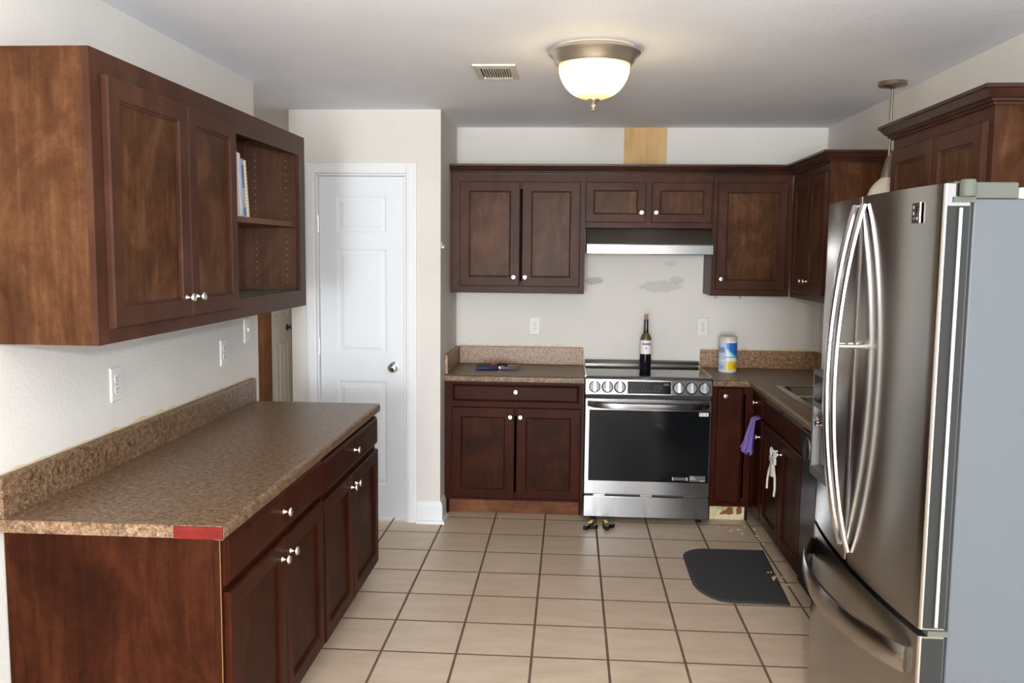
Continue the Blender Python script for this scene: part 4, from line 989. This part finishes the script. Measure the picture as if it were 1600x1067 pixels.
CX_, CY_, CZ_ = 1.012, 5.70, CT1 + 0.0008
t = thing('wipes_canister', 'white cylindrical wipes canister with blue and yellow label on the right counter', 'canister', (CX_, CY_, CZ_))
R_ = 0.0575; H_ = 0.233
bm = bmesh.new(); lathe(bm, [(R_ - 0.006, 0), (R_ - 0.001, 0.006), (R_, 0.012), (R_, H_ - 0.032), (R_ - 0.001, H_ - 0.030)], (CX_, CY_, CZ_), 'z', 48); mesh_obj('tub', bm, plain('translucent white tub', (0.72, 0.74, 0.74), 0.35), t, smooth=True)
bm = bmesh.new(); lathe(bm, [(R_ + 0.0005, H_ - 0.0298), (R_ + 0.0005, H_ - 0.008), (R_ - 0.003, H_ - 0.003), (R_ - 0.008, H_), (0, H_)], (CX_, CY_, CZ_), 'z', 48); mesh_obj('lid', bm, plain('frosted cream lid', (0.60, 0.55, 0.50), 0.4), t, smooth=True)
LM = [plain('label pale blue', (0.48, 0.62, 0.76), 0.35), plain('label strong blue', (0.02, 0.14, 0.55), 0.35), plain('label cyan', (0.12, 0.50, 0.68), 0.35), plain('label white', (0.75, 0.76, 0.74), 0.35),
      plain('label yellow', (0.80, 0.55, 0.02), 0.35), plain('label navy', (0.06, 0.10, 0.30), 0.35), plain('label red', (0.55, 0.08, 0.10), 0.35), plain('label olive print', (0.42, 0.33, 0.02), 0.35)]
def wl(s, v):
    x = math.sin(-1.5 + 3.0 * s) * 0.5 + 0.5     # across the visible width
    if x > 0.33:
        lo = 0.80 - 0.55 * max(0, (x - 0.33)) * 0.95
        if v > lo:
            if x > 0.86 and 0.60 < v < 0.80: return 6 if x > 0.93 else 5
            return 1 if v < 0.985 else 3
        if v > lo - 0.10: return 2 if v > lo - 0.05 or x > 0.6 else 0
    if 0.45 < v < 0.50 and x > 0.25: return 2
    if x < 0.26 and 0.62 < v < 0.80: return 5 if (int(v * 60) % 3) else 0
    if x < 0.24 and 0.03 < v < 0.20: return 5 if (int(v * 50) + int(x * 30)) % 3 == 0 else 0
    if x > 0.32:
        if v < 0.30:
            if 0.70 < x < 0.93 and 0.05 < v < 0.22 and int(v * 60) % 3: return 7
            return 4
        if v < 0.34: return 4 if int(x * 60) % 2 else 3
        return 3
    return 0 if v > 0.35 or v < 0.3 else 3
wrap('label', t, CX_, CY_, CZ_ + 0.018, R_ + 0.0006, 0.178, -1.5, 1.5, 72, 56, LM, wl)

# pliers and screwdriver on the short counter
zt = CT1 + 0.001
t = thing('pliers', 'pliers with dark blue grips lying on the short counter', 'pliers', (-0.46, 5.61, zt))
for s, z in ((-1, 0.011), (1, 0.016)):
    bm = bmesh.new(); pts = [(-0.600, 5.605 + s * 0.030, zt + z), (-0.565, 5.606 + s * 0.030, zt + z), (-0.51, 5.610 + s * 0.022, zt + z), (-0.455, 5.616 + s * 0.010, zt + z)]
    tube(bm, pts, 0.01, 12, [0.009, 0.011, 0.011, 0.009]); mesh_obj('grip', bm, M_BLUEH, t, smooth=True)
bm = bmesh.new(); lathe(bm, [(0.018, 0.002), (0.018, 0.022)], (-0.43, 5.618, zt), 'z', 20); box(bm, -0.455, -0.435, 5.603, 5.633, zt + 0.004, zt + 0.020)
mesh_obj('pivot', bm, M_STEELD, t)
for s in (-1, 1):
    bm = bmesh.new(); prism(bm, [(-0.43, 5.618 + s * 0.001), (-0.43, 5.618 + s * 0.016), (-0.385, 5.62 + s * 0.018), (-0.335, 5.624 + s * 0.010), (-0.325, 5.624 + s * 0.003)], zt + 0.004, zt + 0.018); mesh_obj('jaw', bm, M_DGREY, t)
t = thing('screwdriver', 'screwdriver with red and black handle lying behind the pliers', 'screwdriver', (-0.45, 5.70, zt))
ax = Vector((1, 0.10, 0)).normalized(); c0 = Vector((-0.515, 5.685, zt + 0.0165))
bm = bmesh.new(); lathe(bm, [(0, 0), (0.012, 0.002), (0.016, 0.012), (0.016, 0.032), (0.012, 0.040)], c0, ax, 16); o = mesh_obj('handle', bm, M_RED, t, smooth=True); o['label'] = 'red butt of the handle'
bm = bmesh.new(); lathe(bm, [(0.0125, 0.0402), (0.015, 0.06), (0.013, 0.09), (0.010, 0.105), (0.006, 0.112)], c0, ax, 16); mesh_obj('grip', bm, M_BLACK, t, smooth=True)
bm = bmesh.new(); lathe(bm, [(0.003, 0.1121), (0.003, 0.20), (0.0045, 0.204), (0.002, 0.214)], c0, ax, 12); mesh_obj('shaft', bm, M_STEELD, t, smooth=True)

# purple cloth over the small corner door
bm = bmesh.new(); g = []; ny, nz = 14, 16
for i in range(ny + 1):
    row = []
    for j in range(nz + 1):
        s, v = i / ny, j / nz
        y = 5.14 + 0.17 * (s - 0.5) * (0.55 + 0.6 * v) + 0.03
        fold = 0.012 * math.sin(s * 17 + v * 2) * (0.3 + v)
        x = 1.094 - 0.012 - 0.055 * v * (0.4 + 0.6 * s) - fold
        z = 0.703 - 0.215 * v + 0.015 * math.sin(s * 9) * v
        if j == 0: x = 1.1135
        row.append(bm.verts.new((x, y, z)))
    g.append(row)
for i in range(ny):
    for j in range(nz): bm.faces.new((g[i][j], g[i + 1][j], g[i + 1][j + 1], g[i][j + 1]))
o = mesh_obj('cloth', bm, M_TOWEL, smooth=True, loc=(1.08, 5.15, 0.6)); md = o.modifiers.new('thick', 'SOLIDIFY'); md.thickness = 0.004; md.offset = 0
tag(o, 'purple cloth hanging over the small corner cabinet door', 'cloth')

# white cabinet lock hooked on the two sink door knobs
t = thing('cabinet_lock', 'white two-armed child lock hanging on the sink cabinet knobs', 'lock', (1.065, 4.6, 0.61))
bm = bmesh.new()
box(bm, 1.062, 1.076, 4.548, 4.664, 0.560, 0.595)
bmesh.ops.recalc_face_normals(bm, faces=bm.faces)
mesh_obj('lock_block', bm, M_WPLAST, t, bevel=0.006)
bm = bmesh.new(); box(bm, 1.058, 1.0765, 4.585, 4.623, 0.49, 0.559); mesh_obj('slider', bm, plain('frosted slider', (0.55, 0.50, 0.48), 0.4), t, bevel=0.005)
for s in (-1, 1):
    bm = bmesh.new(); pts = [(1.068, 4.604 + s * 0.012, 0.57), (1.067, 4.604 + s * 0.035, 0.545), (1.066, 4.604 + s * 0.070, 0.50), (1.064, 4.604 + s * 0.088, 0.45), (1.062, 4.604 + s * 0.080, 0.405)]
    tube(bm, pts, 0.006, 10); mesh_obj('arm', bm, M_WPLAST, t, smooth=True)
    bm = bmesh.new(); pts = [(1.069 , 4.604 + s * 0.042 + 0.02 * math.cos(a), 0.615 + 0.021 * math.sin(a)) for a in [k * 2 * PI / 16 for k in range(16)]]
    tube(bm, pts + pts[:1], 0.0035, 8); mesh_obj('knob_loop', bm, M_WPLAST, t, smooth=True)

# spring clamps on the floor in front of the range
def clamp(x, y, rot, label):
    t = thing('spring_clamp', label, 'clamp', (x, y, 0.001))
    def T(poly):
        c, s = math.cos(rot), math.sin(rot); return [(x + px * c - py * s, y + px * s + py * c) for px, py in poly]
    bm = bmesh.new(); prism(bm, T([(-0.012, 0.055), (0.016, 0.055), (0.028, 0.005), (0.014, -0.055), (-0.006, -0.062), (-0.016, -0.02)]), 0.001, 0.026); mesh_obj('jaw', bm, M_BLACK, t, bevel=0.005)
    bm = bmesh.new(); prism(bm, T([(0.0285, 0.006), (0.024, -0.022), (0.052, -0.006), (0.060, 0.014), (0.044, 0.020)]), 0.001, 0.024); mesh_obj('lever', bm, M_BLACK, t, bevel=0.004)
    bm = bmesh.new(); prism(bm, T([(-0.006, 0.050), (0.012, 0.050), (0.018, 0.012), (-0.004, 0.0)]), 0.0262, 0.034); mesh_obj('pad', bm, M_YEL, t, bevel=0.002)
clamp(0.128, 5.185, -0.45, 'black and yellow spring clamp on the floor under the range front corner')
clamp(0.232, 5.195, 0.1, 'second black and yellow spring clamp, the right one of the pair')

# floor mat: straight edge by the sink cabinets, rounded toward the room
out = [(1.098, 4.865)]
for k in range(1, 10):
    a = PI / 2 + k * (PI / 2) / 10; out.append((0.785 + 0.15 * math.cos(a), 4.715 + 0.15 * math.sin(a)))
out += [(0.635, 4.70), (0.632, 4.45)]
for k in range(1, 12):
    a = PI + k * (PI / 2) / 12; out.append((0.792 + 0.16 * math.cos(a) * 1.0, 4.36 + 0.27 * math.sin(a)))
out += [(0.80, 4.09), (1.052, 4.082), (1.062, 4.10)]
def inset(poly, d):
    c = Vector((sum(p[0] for p in poly) / len(poly), sum(p[1] for p in poly) / len(poly))); r = []
    for p in poly:
        v = c - Vector(p); r.append((p[0] + v.x / v.length * d, p[1] + v.y / v.length * d))
    return r
bm = bmesh.new(); L = [[(x, y, 0.0008) for x, y in out], [(x, y, 0.004) for x, y in inset(out, 0.003)], [(x, y, 0.007) for x, y in inset(out, 0.014)], [(x, y, 0.009) for x, y in inset(out, 0.022)]]
rs = loft(bm, L); bm.faces.new(rs[0][::-1])
tag(mesh_obj('floor_mat', bm, M_MAT, loc=(0.87, 4.47, 0)), 'dark grey kitchen mat with rounded left side on the tiles before the sink', 'mat')

# white scraps scattered along the cabinet foot
bm = bmesh.new()
def chip(x, y, s):
    a = random.random() * 6.28; n = random.choice((3, 4, 5)); q = [(x + s * math.cos(a + k * 6.28 / n) * random.uniform(.5, 1.2), y + s * math.sin(a + k * 6.28 / n) * random.uniform(.5, 1.2)) for k in range(n)]
    prism(bm, q, 0.0008 if not (0.64 < x < 1.09 and 4.09 < y < 4.86) else 0.0095, 0.003 if not (0.64 < x < 1.09 and 4.09 < y < 4.86) else 0.012)
for k in range(9): chip(random.uniform(0.90, 1.12), random.uniform(5.15, 5.34), random.uniform(0.004, 0.012))
for k in range(5): chip(1.12 + random.uniform(-.02, .012), random.uniform(4.9, 5.3), random.uniform(0.005, 0.016))
for k in range(7): chip(random.uniform(1.04, 1.11), random.uniform(4.30, 4.55), random.uniform(0.004, 0.013))
for k in range(10): chip(random.uniform(-0.7, 0.05), random.uniform(5.22, 5.40), random.uniform(0.002, 0.007))
o = mesh_obj('floor_scraps', bm, plain('pale wallboard crumbs', (0.68, 0.63, 0.50), 0.9)); o['kind'] = 'stuff'
tag(o, 'pale crumbs of torn wallboard scattered at the foot of the cabinets', 'debris')
